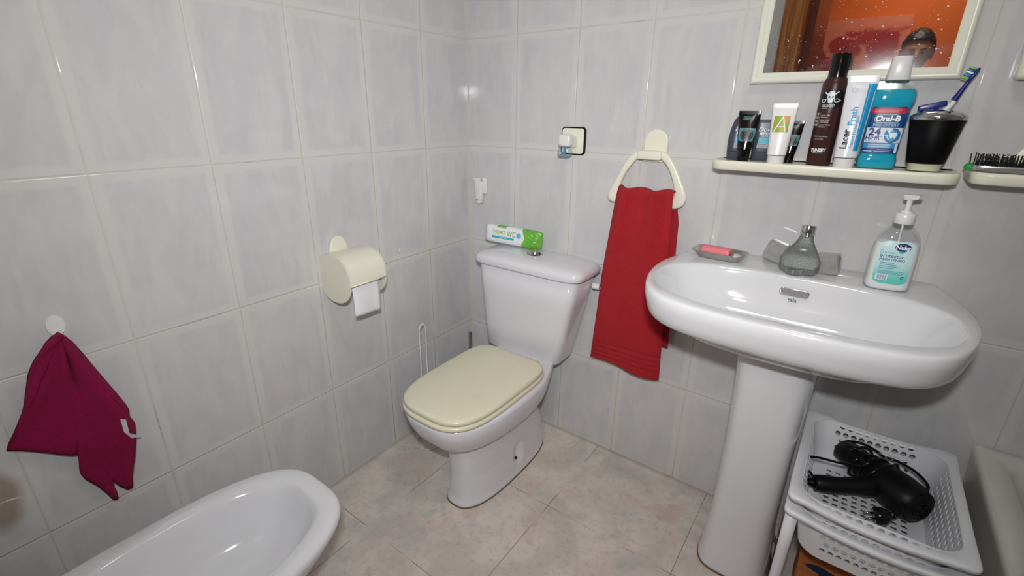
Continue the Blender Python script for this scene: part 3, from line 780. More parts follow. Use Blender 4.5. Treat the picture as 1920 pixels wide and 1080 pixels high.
# ------------------------------------------------------------------ small white holder, air freshener on cover plate
ah = thing('wall_clip', (.062, 0, .945), 'small white plastic clip stuck on the wall above the wipes packet', 'wall clip')
link('body', loft([(-.012, .010, .008, 3), (-.006, .0165, .011, 3.2), (.03, .0175, .012, 3.4), (.055, .0190, .012, 3.4), (.074, .0215, .012, 3.4), (.080, .0215, .011, 3)], 32), M_white, ah)
ah.children[-1].location = (.0, -.0125, 0)
link('side_rail', boxme(.012, .034, -.010, 0, .030, .096, .003), M_white, ah)
link('beak', prism([(-.034, .092), (-.014, .074), (.006, .076), (.010, .094)], -.022, -.004, .002), M_white, ah)
link('sensor_eye', lathe([(.0, 0), (.0042, 0), (.0035, .0015), (.0, .0018)], 20, align((-.003, -.0245, .004), (0, -1, 0)), cap=False), plain('amber_eye', (150, 130, 90), .3), ah)
pt = thing('socket_cover_plate', (.484, 0, 1.2), 'cream square cover plate with a black edge on the back wall', 'cover plate')
def rrect(hx, hz, r, n=8, cx=0, cz=0):
    out = []
    for q, (sx, sz) in enumerate(((1, 1), (-1, 1), (-1, -1), (1, -1))):
        for i in range(n+1):
            a = q*PI/2+i*PI/2/n; out.append((cx+sx*(hx-r)+r*math.cos(a), cz+sz*(hz-r)+r*math.sin(a)))
    return out
def rplate(hx, hz, r, y0, y1, b=.002):
    f = lambda d, y: [(x, y, z) for x, z in rrect(hx-d, hz-d, max(.001, r-d))]
    return rings([f(0, y0), f(0, y1+b), f(b*.3, y1+b*.3), f(b, y1)], True, True, sharp=math.radians(50))
link('gasket', rplate(.0475, .0465, .013, 0, -.007), M_rubber, pt)
link('plate', rplate(.0425, .0425, .010, -.004, -.0105), M_cream, pt)
af = thing('air_freshener', (.486, -.0107, 1.19), 'white plug-in air freshener with a clear vial, on the cream cover plate', 'air freshener')
link('plug', boxme(-.018, .018, -.030, 0, -.010, .026, .004), M_white, af)
link('housing', boxme(-.0235, .0225, -.066, -.026, -.006, .034, .009, 4), M_white, af)
vm = loft([(-.038, .021, .018, 3), (-.036, .0245, .0195, 3.2), (-.016, .0240, .0190, 3.2), (-.006, .020, .016, 3)], 32); vm.transform(Matrix.Translation((-.003, -.048, 0)))
link('vial', vm, M_clearb, af)
link('wick', lathe([(.0042, -.035), (.0042, -.004)], 14, Matrix.Translation((-.003, -.048, 0))), plain('blue_wick', (50, 140, 205), .4), af)
ol2 = loft([(-.0372, .021, .018, 3), (-.0330, .0225, .0180, 3)], 28); ol2.transform(Matrix.Translation((-.003, -.048, 0)))
link('oil', ol2, plain('blue_oil', (118, 176, 204), .15), af)
link('indicator', lathe([(.0, 0), (.0016, 0), (.0, .0004)], 12, align((-.012, -.0682, .002), (0, -1, 0)), cap=False), M_black, af)

# ------------------------------------------------------------------ towel ring + red towel
tr = thing('towel_ring', (.782, 0, 1.17), 'cream triangular towel ring on the back wall', 'towel ring')
tabp = [(.037*math.cos(t*PI/16), .040+.037*math.sin(t*PI/16)) for t in range(17)]+[(-.037, -.022), (.037, -.022)]
tm = prism(tabp, 0, -.014, .003)
link('mounting_tab', tm, M_cream, tr)
link('bracket', boxme(-.046, .030, -.046, -.010, -.014, .013, .005), M_cream, tr)
RO = [(-.030, .012), (-.049, .009), (-.067, .001), (-.085, -.021), (-.106, -.066), (-.128, -.108), (-.139, -.134), (-.137, -.150), (-.121, -.160), (-.080, -.158), (0, -.156), (.060, -.158), (.085, -.160), (.101, -.155), (.115, -.143), (.120, -.120), (.115, -.104), (.092, -.058), (.064, -.012), (.042, .008), (.019, .013)]
RI = [(-.030, -.012), (-.047, -.013), (-.060, -.028), (-.074, -.047), (-.085, -.066), (-.095, -.093), (-.098, -.117), (-.096, -.128), (-.088, -.134), (-.070, -.136), (0, -.136), (.055, -.136), (.068, -.134), (.076, -.128), (.079, -.120), (.079, -.107), (.075, -.085), (.064, -.056), (.047, -.028), (.025, -.009), (.012, -.009)]
ro_, ri_ = [catmull([Vector((x, 0, z)) for x, z in Q], 5) for Q in (RO, RI)]
RL = []
for a, b in zip(ro_, ri_):
    c_ = (a+b)/2; d_ = (a-b)/2
    RL.append([c_+d_*k+Vector((0, -.031+q, 0)) for k, q in ((1, .002), (.92, -.004), (.5, -.0062), (-.5, -.0062), (-.92, -.004), (-1, .002), (-.9, .005), (.9, .005))])
link('ring', rings(RL, True, True), M_cream, tr)
rt = thing('hand_towel', (.775, -.045, 1.03), 'red terry hand towel folded over the cream towel ring', 'towel')
tv = []; tf = []; NU, NV = 70, 190
def towel_pt(u, v, back=False):
    # v: 0 at top over bar, 1 at bottom
    z = .024-.632*v
    xl = -.088-.049*(v**.75); xr = .094+.033*(v**.9)
    ku = u
    x = xl+(xr-xl)*ku
    x += .006*math.sin(v*9+ku*3)*v*(1-v)
    gather = 1-min(1, v/.55)
    fold = (.0085*math.cos(ku*PI*4.3+.4+.5*math.sin(v*4))+.004*math.cos(ku*PI*7+v*2))*(.18+.82*gather**1.6)+.006*math.sin(ku*PI*1.7+.6)*v+.003*math.sin(v*13+ku*5)*v
    edge = -.010*(abs(2*ku-1)**6)
    band = 0
    zz = z+1.03
    for zb in (.445, .462, .480, .500):
        band -= .0034*math.exp(-((zz-zb-.012*(ku-.5))/.0028)**2)
    if .505 < zz < .509: band -= .001
    y = -.020-fold*.7-edge-.0*(v)-band*(-1)*-1
    y = -.022+fold*.8-edge+(-band)
    z += .008*math.cos(ku*PI*4.3+.4)*(1 if v < .02 else max(0, 1-v/.05))*.4+(-.018*(1-ku)+.0)*0
    if v > .97: z += .006*math.sin(ku*6)
    return Vector((x, y, z))
for j in range(NV+1):
    for i in range(NU+1): tv.append(towel_pt(i/NU, j/NV))
# rolled over the bar then the back layer
NB = 60
for j in range(1, 9):
    a = j/8*PI
    for i in range(NU+1):
        p = towel_pt(i/NU, 0); tv.append(p+Vector((0, (1-math.cos(a))*.014, math.sin(a)*.012)))
for j in range(1, NB+1):
    for i in range(NU+1):
        u = i/NU; p = towel_pt(u, j/NB*.82); q = towel_pt(u, 0)
        tv.append(Vector((p.x+.014*min(1, j/10), min(.036, q.y+.028+.3*(p.y-q.y)+.003*math.sin(j*.2)), p.z+.0)))
R = NU+1
order = [list(range(j*R, j*R+R)) for j in range(NV, -1, -1)]+[list(range((NV+j)*R, (NV+j)*R+R)) for j in range(1, 9+NB)]
for a in range(len(order)-1):
    for i in range(NU): tf.append((order[a][i], order[a][i+1], order[a+1][i+1], order[a+1][i]))
ro = link('cloth', clean(mesh(tv, tf)), M_redt, rt)
sm = ro.modifiers.new('s', 'SOLIDIFY'); sm.thickness = .006; sm.offset = 0

# ------------------------------------------------------------------ shelf
SZ = 1.172
shf = thing('wall_shelf', (1.230, 0, SZ), 'long cream plastic shelf below the mirror, full of toiletries', 'shelf')
def shelf_loop(x0, x1, d, r, z, ins=0):
    P = [(x0+ins, 0), (x0+ins, -d+r)]
    P += [(x0+r-(r-ins)*math.cos(t*PI/2/10), -d+r-(r-ins)*math.sin(t*PI/2/10)) for t in range(1, 11)]
    P += [(x1-r+(r-ins)*math.sin(t*PI/2/10), -d+r-(r-ins)*math.cos(t*PI/2/10)) for t in range(0, 10)]
    P += [(x1-ins, -d+r), (x1-ins, 0)]
    return [(x, y, z) for x, y in P]
def shelfmesh(x0, x1, d, r, lip=.003):
    return rings([shelf_loop(x0, x1, d, r, -.022, .006), shelf_loop(x0, x1, d, r, -.019, .0015), shelf_loop(x0, x1, d, r, -.004, 0), shelf_loop(x0, x1, d, r, lip-.001, .0005), shelf_loop(x0, x1, d, r, lip, .002), shelf_loop(x0, x1, d, r, lip, .005), shelf_loop(x0, x1, d, r, 0, .008), shelf_loop(x0, x1, d, r, 0, .03)], True, True, sharp=math.radians(60))
link('shelf_board', shelfmesh(-.252, .262, .128, .034), M_cream, shf)
for x in (-.20, .20):
    ab = prism([(x+.032*math.cos(t*PI/14), .012+.045*math.sin(t*PI/14)) for t in range(15)], 0, -.006, .002); link('mounting_tab', ab, M_cream, shf)
s2 = thing('corner_shelf', (1.72, 0, SZ+.006), 'second cream shelf at the right edge, carrying the hair brush', 'shelf')
link('shelf_board', shelfmesh(-.215, .215, .128, .034), M_cream, s2)
link('mounting_tab', prism([(-.10+.045*math.cos(t*PI/14), .008+.060*math.sin(t*PI/14)) for t in range(15)], 0, -.006, .002), M_cream, s2)
s3 = thing('soap_box', (1.60, 0, 1.41), 'cream plastic wall box cut off by the right picture edge', 'wall box')
link('box', boxme(-.068, .10, -.045, 0, -.045, .06, .008), M_cream, s3)

# toiletries: lofted bodies with wrapped labels
def dove(loc, rz, label, tall):
    t = thing('shower_gel_bottle', loc, label, 'bottle', rz=rz, group='slate grey shower gel bottles on the shelf')
    if tall: s = [(0, .024, .014, 3), (.003, .0275, .0165, 3), (.03, .0300, .018, 2.8), (.055, .0305, .018, 2.8), (.085, .027, .0165, 2.8), (.105, .0215, .014, 2.6), (.117, .0135, .010, 2.4), (.121, .006, .005, 2)]
    else: s = [(0, .022, .013, 3.2), (.003, .0245, .015, 3.4), (.03, .0250, .016, 3.2), (.07, .0255, .016, 3.2), (.098, .0262, .015, 3.6), (.106, .0255, .014, 3.6), (.108, .023, .012, 3.4)]
    link('body', loft(s, 128), M_dove, t); sf = surf_secs(s)
    link('cap_seam', tube([(x*1.004, y*1.004, .024) for x, y in sup(.0295 if tall else .0249, .0176 if tall else .0156, 3, 48)], .0004, 6, 0, closed=True), M_black, t)
    lb = mark('label', gridme(-.013, .015, .036, .062, 8, 8), sf, .0003, ink((70, 178, 200)), t)
    mark('label_band', gridme(-.015, .013, .034, .046, 8, 4), sf, .0005, ink((168, 166, 180)), lb)
    mark('fine_print', [gridme(-.013, .004+.004*(k % 2), .0365+k*.003, .0377+k*.003, 6, 1) for k in range(3)], sf, .0008, ink((70, 74, 90)), lb)
    mark('lettering', [shift2(textmesh('Dove', .0165, .0, shear=.25), 0, .082)], sf, .0006, ink((222, 228, 236)), t)
    mark('lettering', [shift2(textmesh('MEN+', .0095, .03), -.001, .0715), shift2(textmesh('CARE', .0075, .0), .003, .0655)], sf, .0006, ink((214, 222, 232)), t)
    return t
dove((1.028, -.045, SZ), .30, 'slate grey shower gel bottle, leftmost on the shelf, with tapered shoulders', True)
dove((1.084, -.030, SZ), .22, 'slate grey shower gel bottle with flat top, between black and white tubes', False)
def squeeze(name, loc, rz, label, mat, capmat, r, h, w, caph=.03, lean=0):
    t = thing(name, loc, label, 'tube', rot=(lean, 0, rz))
    s = [(0, r*.96, r*.96, 2), (.002, r, r, 2), (caph, r*1.02, r*1.02, 2), (caph+.002, r*1.1, r*1.05, 2), (h*.5, r*1.1+(w-r*1.1)*.45, r*.85, 2.2), (h*.8, r*1.1+(w-r*1.1)*.8, r*.45, 2.4), (h*.93, w*.98, .0028, 3), (h*.935, w, .0016, 6), (h, w, .0013, 6)]
    link('tube', loft(s[3:], 128, sharp=math.radians(35)), mat, t)
    link('cap', loft(s[:3], 40), capmat, t)
    return t, surf_secs(s)
def black_tube(loc, rz, label, sc=1.0):
    t, sf = squeeze('black_squeeze_tube', loc, rz, label, M_blackg, M_blackg, .0155, .129, .0265)
    bn = mark('label_band', gridme(-.0185, .0205, .053, .086, 12, 8), sf, .0003, ink((92, 140, 146)), t)
    mark('label_disc', discme(.001, .069, .0155, .0155), sf, .0006, ink((10, 10, 12)), bn)
    let = []
    for k in range(30):
        if k % 7 == 6: continue
        a = 2*PI*k/30; m_ = textmesh('NATURALBODYMILKSOFTCARE'[k % 23], .0042, .0); m_.transform(Matrix.Rotation(a-PI/2, 4, 'Z')); let.append(shift2(m_, .001+.0125*math.cos(a), .069+.0125*math.sin(a)))
    mark('lettering', let, sf, .0009, ink((120, 160, 164)), bn)
    mark('lettering', [shift2(textmesh('ORIGINAL', .0060, .02), 0, .113), shift2(textmesh('REMEDIES', .0060, .02), -.001, .1085)], sf, .0006, ink((100, 140, 136)), t)
    t.scale = (sc, sc, sc); t['group'] = 'black squeeze tubes on the shelf'
    return t
black_tube((1.049, -.082, SZ), .10, 'glossy black squeeze tube in front of the two slate bottles')
black_tube((1.152, -.040, SZ), .05, 'black squeeze tube half hidden behind the white tube', .82)
wt, sf = squeeze('white_squeeze_tube', (1.129, -.088, SZ), .08, 'white squeeze tube with a green and orange letter square', plain('white_tube', (238, 236, 236), .3, var=.01), M_white, .0200, .147, .0280, caph=.02)
def sqmat():
    t = NT('green_orange_print'); vo = t.new('ShaderNodeTexVoronoi'); t.inp(vo.inputs['Vector'], t.obj()); vo.inputs['Scale'].default_value = 230
    c = t.mix(t.ss(vo.outputs['Color'], .60, .64), lin((132, 182, 60)), lin((238, 122, 56)))
    return t.set(Base_Color=c, Roughness=.35)
lb = mark('label', gridme(-.0195, .0155, .078, .117, 12, 10), sf, .0003, sqmat(), wt)
A_ = [[(-.0175, .079), (-.0150, .079), (.0015, .116), (-.001, .116)], [(.0085, .079), (.011, .079), (.0015, .116), (-.001, .116)], [(-.011, .0905), (.0065, .0905), (.0065, .0925), (-.011, .0925)]]
def bandquad(q, n=8):
    (a, b, c, d) = [Vector(v) for v in q]; vs = []; fs = []
    for i in range(n+1):
        p = a.lerp(d, i/n); r_ = b.lerp(c, i/n); vs += [(p.x, p.y, 0), (r_.x, r_.y, 0)]
    for i in range(n): fs.append((2*i, 2*i+1, 2*i+3, 2*i+2))
    return mesh(vs, fs)
mark('lettering', [bandquad(A_[0]), bandquad(A_[1]), bandquad([(-.011, .0905), (-.011, .0925), (.0065, .0925), (.0065, .0905)])], sf, .0007, ink((244, 244, 236)), lb)
mark('lettering', [shift2(textmesh('almond', .005, 0), -.004, .0735)], sf, .0006, ink((236, 190, 180)), wt)
mark('fine_print', [gridme(-.016, .006, .042, .0424, 6, 1)], sf, .0005, ink((220, 200, 200)), wt)

# hair spray can
can = thing('hair_spray_can', (1.222, -.062, SZ), 'tall dark brown hair spray can with black cap and skull badge', 'spray can')
cs = [(0, .0245, .0245, 2), (.002, .0265, .0265, 2), (.19, .0265, .0265, 2), (.197, .025, .025, 2), (.203, .0215, .0215, 2), (.206, .0195, .0195, 2)]
link('can', loft(cs, 128), M_brown, can)
link('cap', lathe([(.0, .204), (.0198, .204), (.0198, .256), (.0190, .258), (.0, .258)], 44, cap=False), M_blackg, can)
csf = surf_secs([(0, .0266, .0266, 2), (.25, .0266, .0266, 2)], cyl=True, rot=-.40)
csb = surf_secs([(0, .0266, .0266, 2), (.25, .0266, .0266, 2)], cyl=True, rot=-.02)
bd = mark('badge', discme(.002, .1565, .0265, .0255, n=48, k=8), csb, .0002, ink((8, 8, 9)), can)
W_ = ink((226, 228, 232))
sk = [discme(-.001, .162, .0078, .0070), polyme([(-.0075, .160), (.0055, .160), (.0035, .150), (.001, .1475), (-.003, .1475), (-.0055, .150)])]
sk += [bandquad([(-.0155, .1705), (-.0143, .1730), (-.003, .164), (-.004, .161)], 6), bandquad([(.0145, .1725), (.0135, .1745), (.001, .165), (.003, .162)], 6)]
sk += [discme(-.0150, .1530, .0055, .0042, r0=.68), discme(.0120, .1535, .0060, .0042, r0=.68), bandquad([(-.011, .1555), (-.010, .157), (-.005, .158), (-.005, .156)], 4), bandquad([(.008, .1565), (.007, .1580), (.003, .159), (.003, .157)], 4), bandquad([(.0165, .1505), (.0165, .1520), (.0215, .1545), (.0222, .153)], 4)]
sk += [discme(-.001+dx, .1705+dz, .0022, .0022) for dx, dz in ((-.005, -.001), (-.002, .0015), (.0015, .002), (.0045, .0), (0, -.001), (.003, -.002), (-.004, -.002))]
mark('skull_emblem', sk, csb, .0005, W_, bd)
mark('skull_eyes', [discme(-.0042, .1610, .0022, .0021), discme(.0026, .1612, .0022, .0021), polyme([(-.0012, .159), (.0000, .1565), (-.0024, .1565)])], csb, .0008, ink((8, 8, 10)), bd)
mark('lettering', [shift2(textmesh('OLD SCHOOL', .0043, .03), -.003, .1435), shift2(textmesh('BARBERS CLUB', .0036, .03), -.004, .1395), shift2(textmesh('Brands', .0034, .02), -.009, .1358)], csb, .0006, W_, bd)
mark('lettering', [shift2(textmesh('THE', .0075, .03), -.016, .122), shift2(textmesh('MAD', .0075, .03), -.016, .114), shift2(textmesh('FIX', .0085, .03), -.015, .1055), shift2(textmesh('HAIR', .0075, .03), -.016, .097)], csf, .0005, ink((206, 196, 192)), can)
mark('label_rule', gridme(-.0060, -.0055, .092, .125, 1, 6), csf, .0005, ink((200, 190, 186)), can)
mark('lettering', [shift2(textmesh(s_, .0046, .015, align_='LEFT'), -.003, z_) for s_, z_ in (('Spray Alta', .1195), ('Fijacion', .115), ('High Hold', .1085), ('Hairspray', .104), ('Laque Haute', .0975), ('Fixation', .093))], csf, .0005, ink((200, 190, 186)), can)
mark('lettering', [shift2(textmesh('PROFESSIONNEL', .0042, .0), .006, .070), shift2(textmesh('blonde', .0052, .0, space=1.3), .003, .0645)], csf, .0005, ink((190, 178, 174)), can)
mark('lettering', [shift2(textmesh('YUNSEY', .0105, .05, sx=.85), .006, .0375), shift2(textmesh('PROFESSIONAL', .0032, .0), .006, .031)], csf, .0005, W_, can)

# toothpaste tube, standing on its cap
tpst, sf = squeeze('toothpaste_tube', (1.276, -.082, SZ), .06, 'white and blue toothpaste tube standing on its cap', plain('paste_tube', (232, 233, 238), .28, var=.01), M_white, .0215, .207, .0300, caph=.022)
st = mark('label_stripe', gridme(.0105, .0285, .105, .190, 8, 16), sf, .0003, ink((20, 150, 206)), tpst)
def slantstripe(x0a, x0b, x1a, x1b, z0, z1, n=24, m=5):
    vs = []; fs = []
    for j in range(n+1):
        t = j/n
        for i in range(m+1):
            k = i/m; vs.append((x0a+(x0b-x0a)*k+((x1a+(x1b-x1a)*k)-(x0a+(x0b-x0a)*k))*t, z0+(z1-z0)*t, 0))
    for j in range(n):
        for i in range(m): a = j*(m+1)+i; fs.append((a, a+1, a+m+2, a+m+1))
    return mesh(vs, fs)
bpy.data.objects.remove(st)
st = mark('label_stripe', slantstripe(.0115, .0235, .0125, .0292, .040, .189), sf, .0003, ink((20, 150, 206)), tpst)
mark('label_line', slantstripe(.0130, .0134, .0170, .0174, .040, .189), sf, .0006, ink((220, 236, 244)), st)
mark('lettering', [shift2(textmesh('Lacer', .0200, .030, rot=PI/2), -.0085, .066)], sf, .0005, ink((22, 26, 44)), tpst)
mark('lettering', [shift2(textmesh('Fresh', .0190, .035, rot=PI/2), -.0030, .118), shift2(textmesh('Frescor Prolongado', .0098, .02, rot=PI/2, sx=.95), .0058, .083)], sf, .0005, ink((30, 150, 206)), tpst)
mark('fine_print', [gridme(.0045, .0050, .115, .155, 1, 8), gridme(.0065, .0085, .104, .120, 2, 4)], sf, .0005, ink((170, 176, 186)), tpst)
mark('round_mark', [discme(-.012, .176, .0055, r0=.88)], sf, .0005, ink((130, 140, 150)), tpst)

# mouthwash
mw = thing('mouthwash_bottle', (1.338, -.058, SZ), 'turquoise mouthwash bottle with white cap and blue label', 'bottle', rz=.05)
ms = [(0, .036, .021, 3.6), (.003, .0385, .0235, 3.8), (.022, .0392, .0245, 3.8), (.027, .0372, .0232, 3.6), (.032, .036, .0225, 3.6), (.08, .0372, .0225, 3.6), (.140, .0400, .0228, 3.6), (.143, .0425, .0240, 3.6), (.150, .0438, .0245, 3.6), (.165, .0438, .0245, 3.4), (.175, .040, .0235, 3), (.183, .030, .021, 2.5), (.189, .0195, .018, 2.1), (.194, .017, .017, 2), (.202, .0165, .0165, 2)]
M_blue = glassy('turquoise_wash', (40, 196, 226), .03, 1.34, .30)
M_blue.node_tree.nodes['Principled BSDF'].inputs['Specular IOR Level'].default_value = .6
link('liquid', loft([(z+.001, hx-.0015, hy-.0015, e) for z, hx, hy, e in ms[:11]]+[(.1765, .036, .0215, 2.9)], 56, sharp=None), M_blue, mw)
link('bottle', loft(ms, 144, cap1=False, sharp=None), M_clear, mw)
link('cap', loft([(.196, .0215, .0195, 3.2), (.198, .0225, .0205, 3.2), (.232, .0195, .0175, 3.0), (.243, .0185, .0168, 3.0), (.246, .017, .0155, 3)], 40), M_white, mw)
msf = surf_secs(ms)
lb = mark('label', gridme(-.0335, .0345, .036, .139, 14, 18, .004), msf, .0004, ink((16, 66, 128)), mw)
mark('label_band', gridme(-.0325, .0335, .1245, .1355, 12, 3, .003), msf, .0008, ink((200, 34, 50)), lb)
mark('fine_print', [gridme(-.027, .022, .1312, .1326, 10, 1), gridme(-.027, .018, .1275, .1289, 10, 1)], msf, .0011, ink((236, 190, 190)), lb)
def ringpill(hx, hz, w, cz): # stadium ring
    a = rrect(hx, hz, hz*.98, 10, 0, cz); b = rrect(hx-w, hz-w, (hz-w)*.98, 10, 0, cz); n = len(a)
    return mesh([(x, z, 0) for x, z in a+b], [(i, (i+1) % n, n+(i+1) % n, n+i) for i in range(n)])
mark('logo_pill', [polyme(rrect(.0245, .0098, .0096, 10, 0, .1120))], msf, .0008, ink((60, 128, 190)), lb) if False else None
mark('logo_ring', ringpill(.0240, .0092, .0011, .1135), msf, .0009, ink((190, 216, 236)), lb)
mark('lettering', [shift2(textmesh('Oral-B', .0165, .04, shear=.12), 0, .1133)], msf, .0011, ink((244, 247, 250)), lb)
mark('lettering', [shift2(textmesh('PRO-EXPERT', .0082, .02, sx=1.05), 0, .0995)], msf, .0009, ink((150, 190, 222)), lb)
mark('label_panel', gridme(-.0330, .0340, .0600, .0935, 14, 6), msf, .0008, ink((222, 230, 240)), lb)
mark('lettering', [shift2(textmesh('24', .0225, .04), -.0175, .0835), shift2(textmesh('H/HR*', .0115, .03), -.0165, .0705)], msf, .0012, ink((38, 50, 132)), lb)
mark('fine_print', [gridme(-.031, -.009, .0640, .0646, 5, 1), gridme(-.031, -.005, .0620, .0626, 5, 1)], msf, .0012, ink((120, 140, 180)), lb)
mark('arrow_ring', [discme(.0165, .0765, .0150, .0165, r0=.68, a0=-2.6+PI*2-.5-2*PI, a1=1.75), discme(.0165, .0765, .0150, .0165, r0=.68, a0=1.95, a1=1.96), polyme([(.0065-.006, .0780), (.0065+.004, .0790), (.0035, .0900)])], msf, .0012, ink((26, 122, 186)), lb)
mark('tooth_disc', discme(.0180, .0765, .0095, .0105), msf, .0012, ink((70, 164, 212)), lb)
mark('tooth_mark', [polyme([(.0105, .083), (.0245, .083), (.0255, .078), (.0225, .070), (.0200, .070), (.0185, .0745), (.0165, .070), (.0140, .070), (.0115, .0775)])], msf, .0015, ink((240, 244, 248)), lb)
mark('label_band', gridme(-.0330, .0265, .0480, .0590, 12, 3), msf, .0008, ink((62, 150, 208)), lb)
mark('fine_print', [gridme(-.024, .018, .0548, .0566, 8, 1), gridme(-.024, .018, .0502, .0520, 8, 1), gridme(-.031, -.014, .0400, .0418, 5, 1), gridme(-.006, .022, .0440, .0450, 6, 1), gridme(-.01, .020, .0405, .0415, 6, 1)], msf, .0011, ink((190, 214, 236)), lb)
mark('label_tab', gridme(.0270, .0320, .0375, .0590, 2, 3), msf, .0009, ink((232, 236, 240)), lb)

# tumbler with toothbrush
tb = thing('toothbrush_tumbler', (1.428, -.066, SZ), 'tapered clear tumbler with black sleeve and steel lid', 'tumbler')
link('cup', lathe([(.0, .001), (.030, .0), (.0315, .003), (.0475, .112), (.0475, .115), (.046, .115), (.029, .010), (.0, .008)], 56, cap=False), M_clear, tb)
link('cup_base', lathe([(.0, .003), (.029, .003), (.0305, .018), (.0, .018)], 40, cap=False), plain('cream_inlay', (226, 222, 190), .15), tb)
link('sleeve', lathe([(.0335, .019), (.0345, .020), (.0485, .112), (.0478, .113)], 56, cap=False), M_rubber, tb)
lp = [(.0488, .112), (.0500, .114), (.0495, .119), (.045, .124), (.034, .130), (.014, .133), (.013, .128)]
link('lid', lathe(lp, 56, cap=False), M_chrome, tb)
link('lid_opening', lathe([(.0, .1282), (.0135, .1282), (.0, .1288)], 28, cap=False), M_black, tb)
tbr = thing('toothbrush', (1.436, -.062, SZ+.1335), 'blue and white toothbrush with green bristle tips, standing in the tumbler', 'toothbrush', rot=(0, .42, 0)); tbr.scale = (1.05, 1.05, .80)
M_tbl = plain('toothbrush_blue', (28, 36, 120), .3)
link('grip', tube([(0, 0, -.06), (0, 0, 0), (.002, 0, .018), (.001, 0, .030)], lambda t: .0052+.0012*math.sin(t*5), 14, 6), M_white, tbr)
link('neck', tube([(.001, 0, .026), (.000, 0, .040), (-.001, 0, .06), (-.002, 0, .078), (-.002, 0, .100)], lambda t: .0060-.0028*min(1, t*1.6)+.0008*t, 14, 6), M_tbl, tbr)
hh = loft([(.074, .0028, .0042, 3), (.080, .0034, .0066, 3), (.100, .0034, .0072, 3), (.110, .0028, .005, 2.5), (.112, .0015, .003, 2)], 24); hh.transform(Matrix.Translation((-.002, 0, 0)))
link('head', hh, M_tbl, tbr)
for k, (z0, col) in enumerate(((.0775, (104, 190, 60)), (.0850, (36, 120, 190)), (.0925, (226, 236, 240)), (.0975, (30, 70, 150)), (.1040, (104, 190, 60)))):
    link('bristle_tuft', boxme(-.017, -.005, -.0058, .0058, z0, z0+.0052, .001), ink(col), tbr)
rz_ = thing('razor', (1.418, -.066, SZ+.134), 'dark blue razor head lying across the tumbler lid', 'razor', rot=(0, -.26, .05))
link('blade_head', boxme(-.028, .020, -.009, .007, .002, .0145, .003), plain('razor_blue', (34, 48, 130), .3, var=.3, nscale=150), rz_)
link('stub', tube([(0, -.001, .006), (.004, -.001, -.008), (.006, -.001, -.03)], .004, 10, 5), M_tbl, rz_)

# hair brush on the second shelf
hb = thing('hair_brush', (1.62, -.085, SZ+.0105), 'black bristled vent hair brush lying on the right-hand shelf', 'hair brush')
link('frame', rings([[(x*sx, y*sx*1.0, z) for x, y in sup(.118, .026, 5, 48)] for z, sx in ((.0, .93), (.002, .985), (.008, 1.0), (.011, .99))], True, True, sharp=math.radians(40)), plain('silver_brush_frame', (190, 190, 190), .25, .8), hb)
bl_ = []
for i in range(30):
    for j in range(5):
        x = -.108+i*.0074; y = -.018+j*.009; a = random.uniform(-.12, .12)
        bl_.append(tube([(x, y, .010), (x+a*.02, y+random.uniform(-.002, .002), .032+random.uniform(-.003, .003))], 0.0012, 5, 0))
        if random.random() < .5: bl_.append(lathe([(.0, -.0014), (.0014, 0), (.0, .0014)], 6, Matrix.Translation((x+a*.02, y, .034)), cap=False))
tag(link('bristles', join(bl_), M_blackg, hb), kind='stuff')
el = thing('hair_tie', (1.502, -.088, SZ+.0085), 'small green hair tie at the tip of the hair brush', 'hair tie')
link('knot', lathe([(.0, -.008), (.006, -.007), (.010, -.001), (.009, .005), (.004, .008), (.0, .008)], 24, Matrix.Translation((0, 0, .008)), cap=False), plain('green_band', (40, 160, 76), .5, bump=.5, bscale=300), el)
for k, (dx, dz) in enumerate(((-.004, .024), (.004, .026), (.014, .024))): link('loose_end', tube([(dx*.3+.003*k, 0, .013), (dx, 0, .013+dz)], .001, 6, 0), M_blackg, el)

# ------------------------------------------------------------------ mirror
mir = thing('wall_mirror', (1.2355, 0, 1.37), 'wall mirror in a cream painted wooden frame above the shelf', 'mirror')
def framemesh(hx, z0, z1):
    prof = [(0, 0), (0, -.018), (.003, -.024), (.009, -.026), (.016, -.024), (.021, -.019), (.027, -.018), (.033, -.015), (.036, -.009), (.036, 0)]
    L = []
    for (cx, cz, sx, sz) in ((-hx, z0, 1, 1), (hx, z0, -1, 1), (hx, z1, -1, -1), (-hx, z1, 1, -1)):
        L.append([(cx+sx*a*.76, b, cz+sz*a*.76) for a, b in prof])
    vs = sum(L, []); n = len(prof); fs = []
    for q in range(4):
        for i in range(n-1):
            a = q*n+i; b = ((q+1) % 4)*n+i; fs.append((a, b, b+1, a+1))
    return clean(mesh(vs, fs), math.radians(60))
link('frame', framemesh(.213, 0, .62), M_framew, mir, smooth=True)
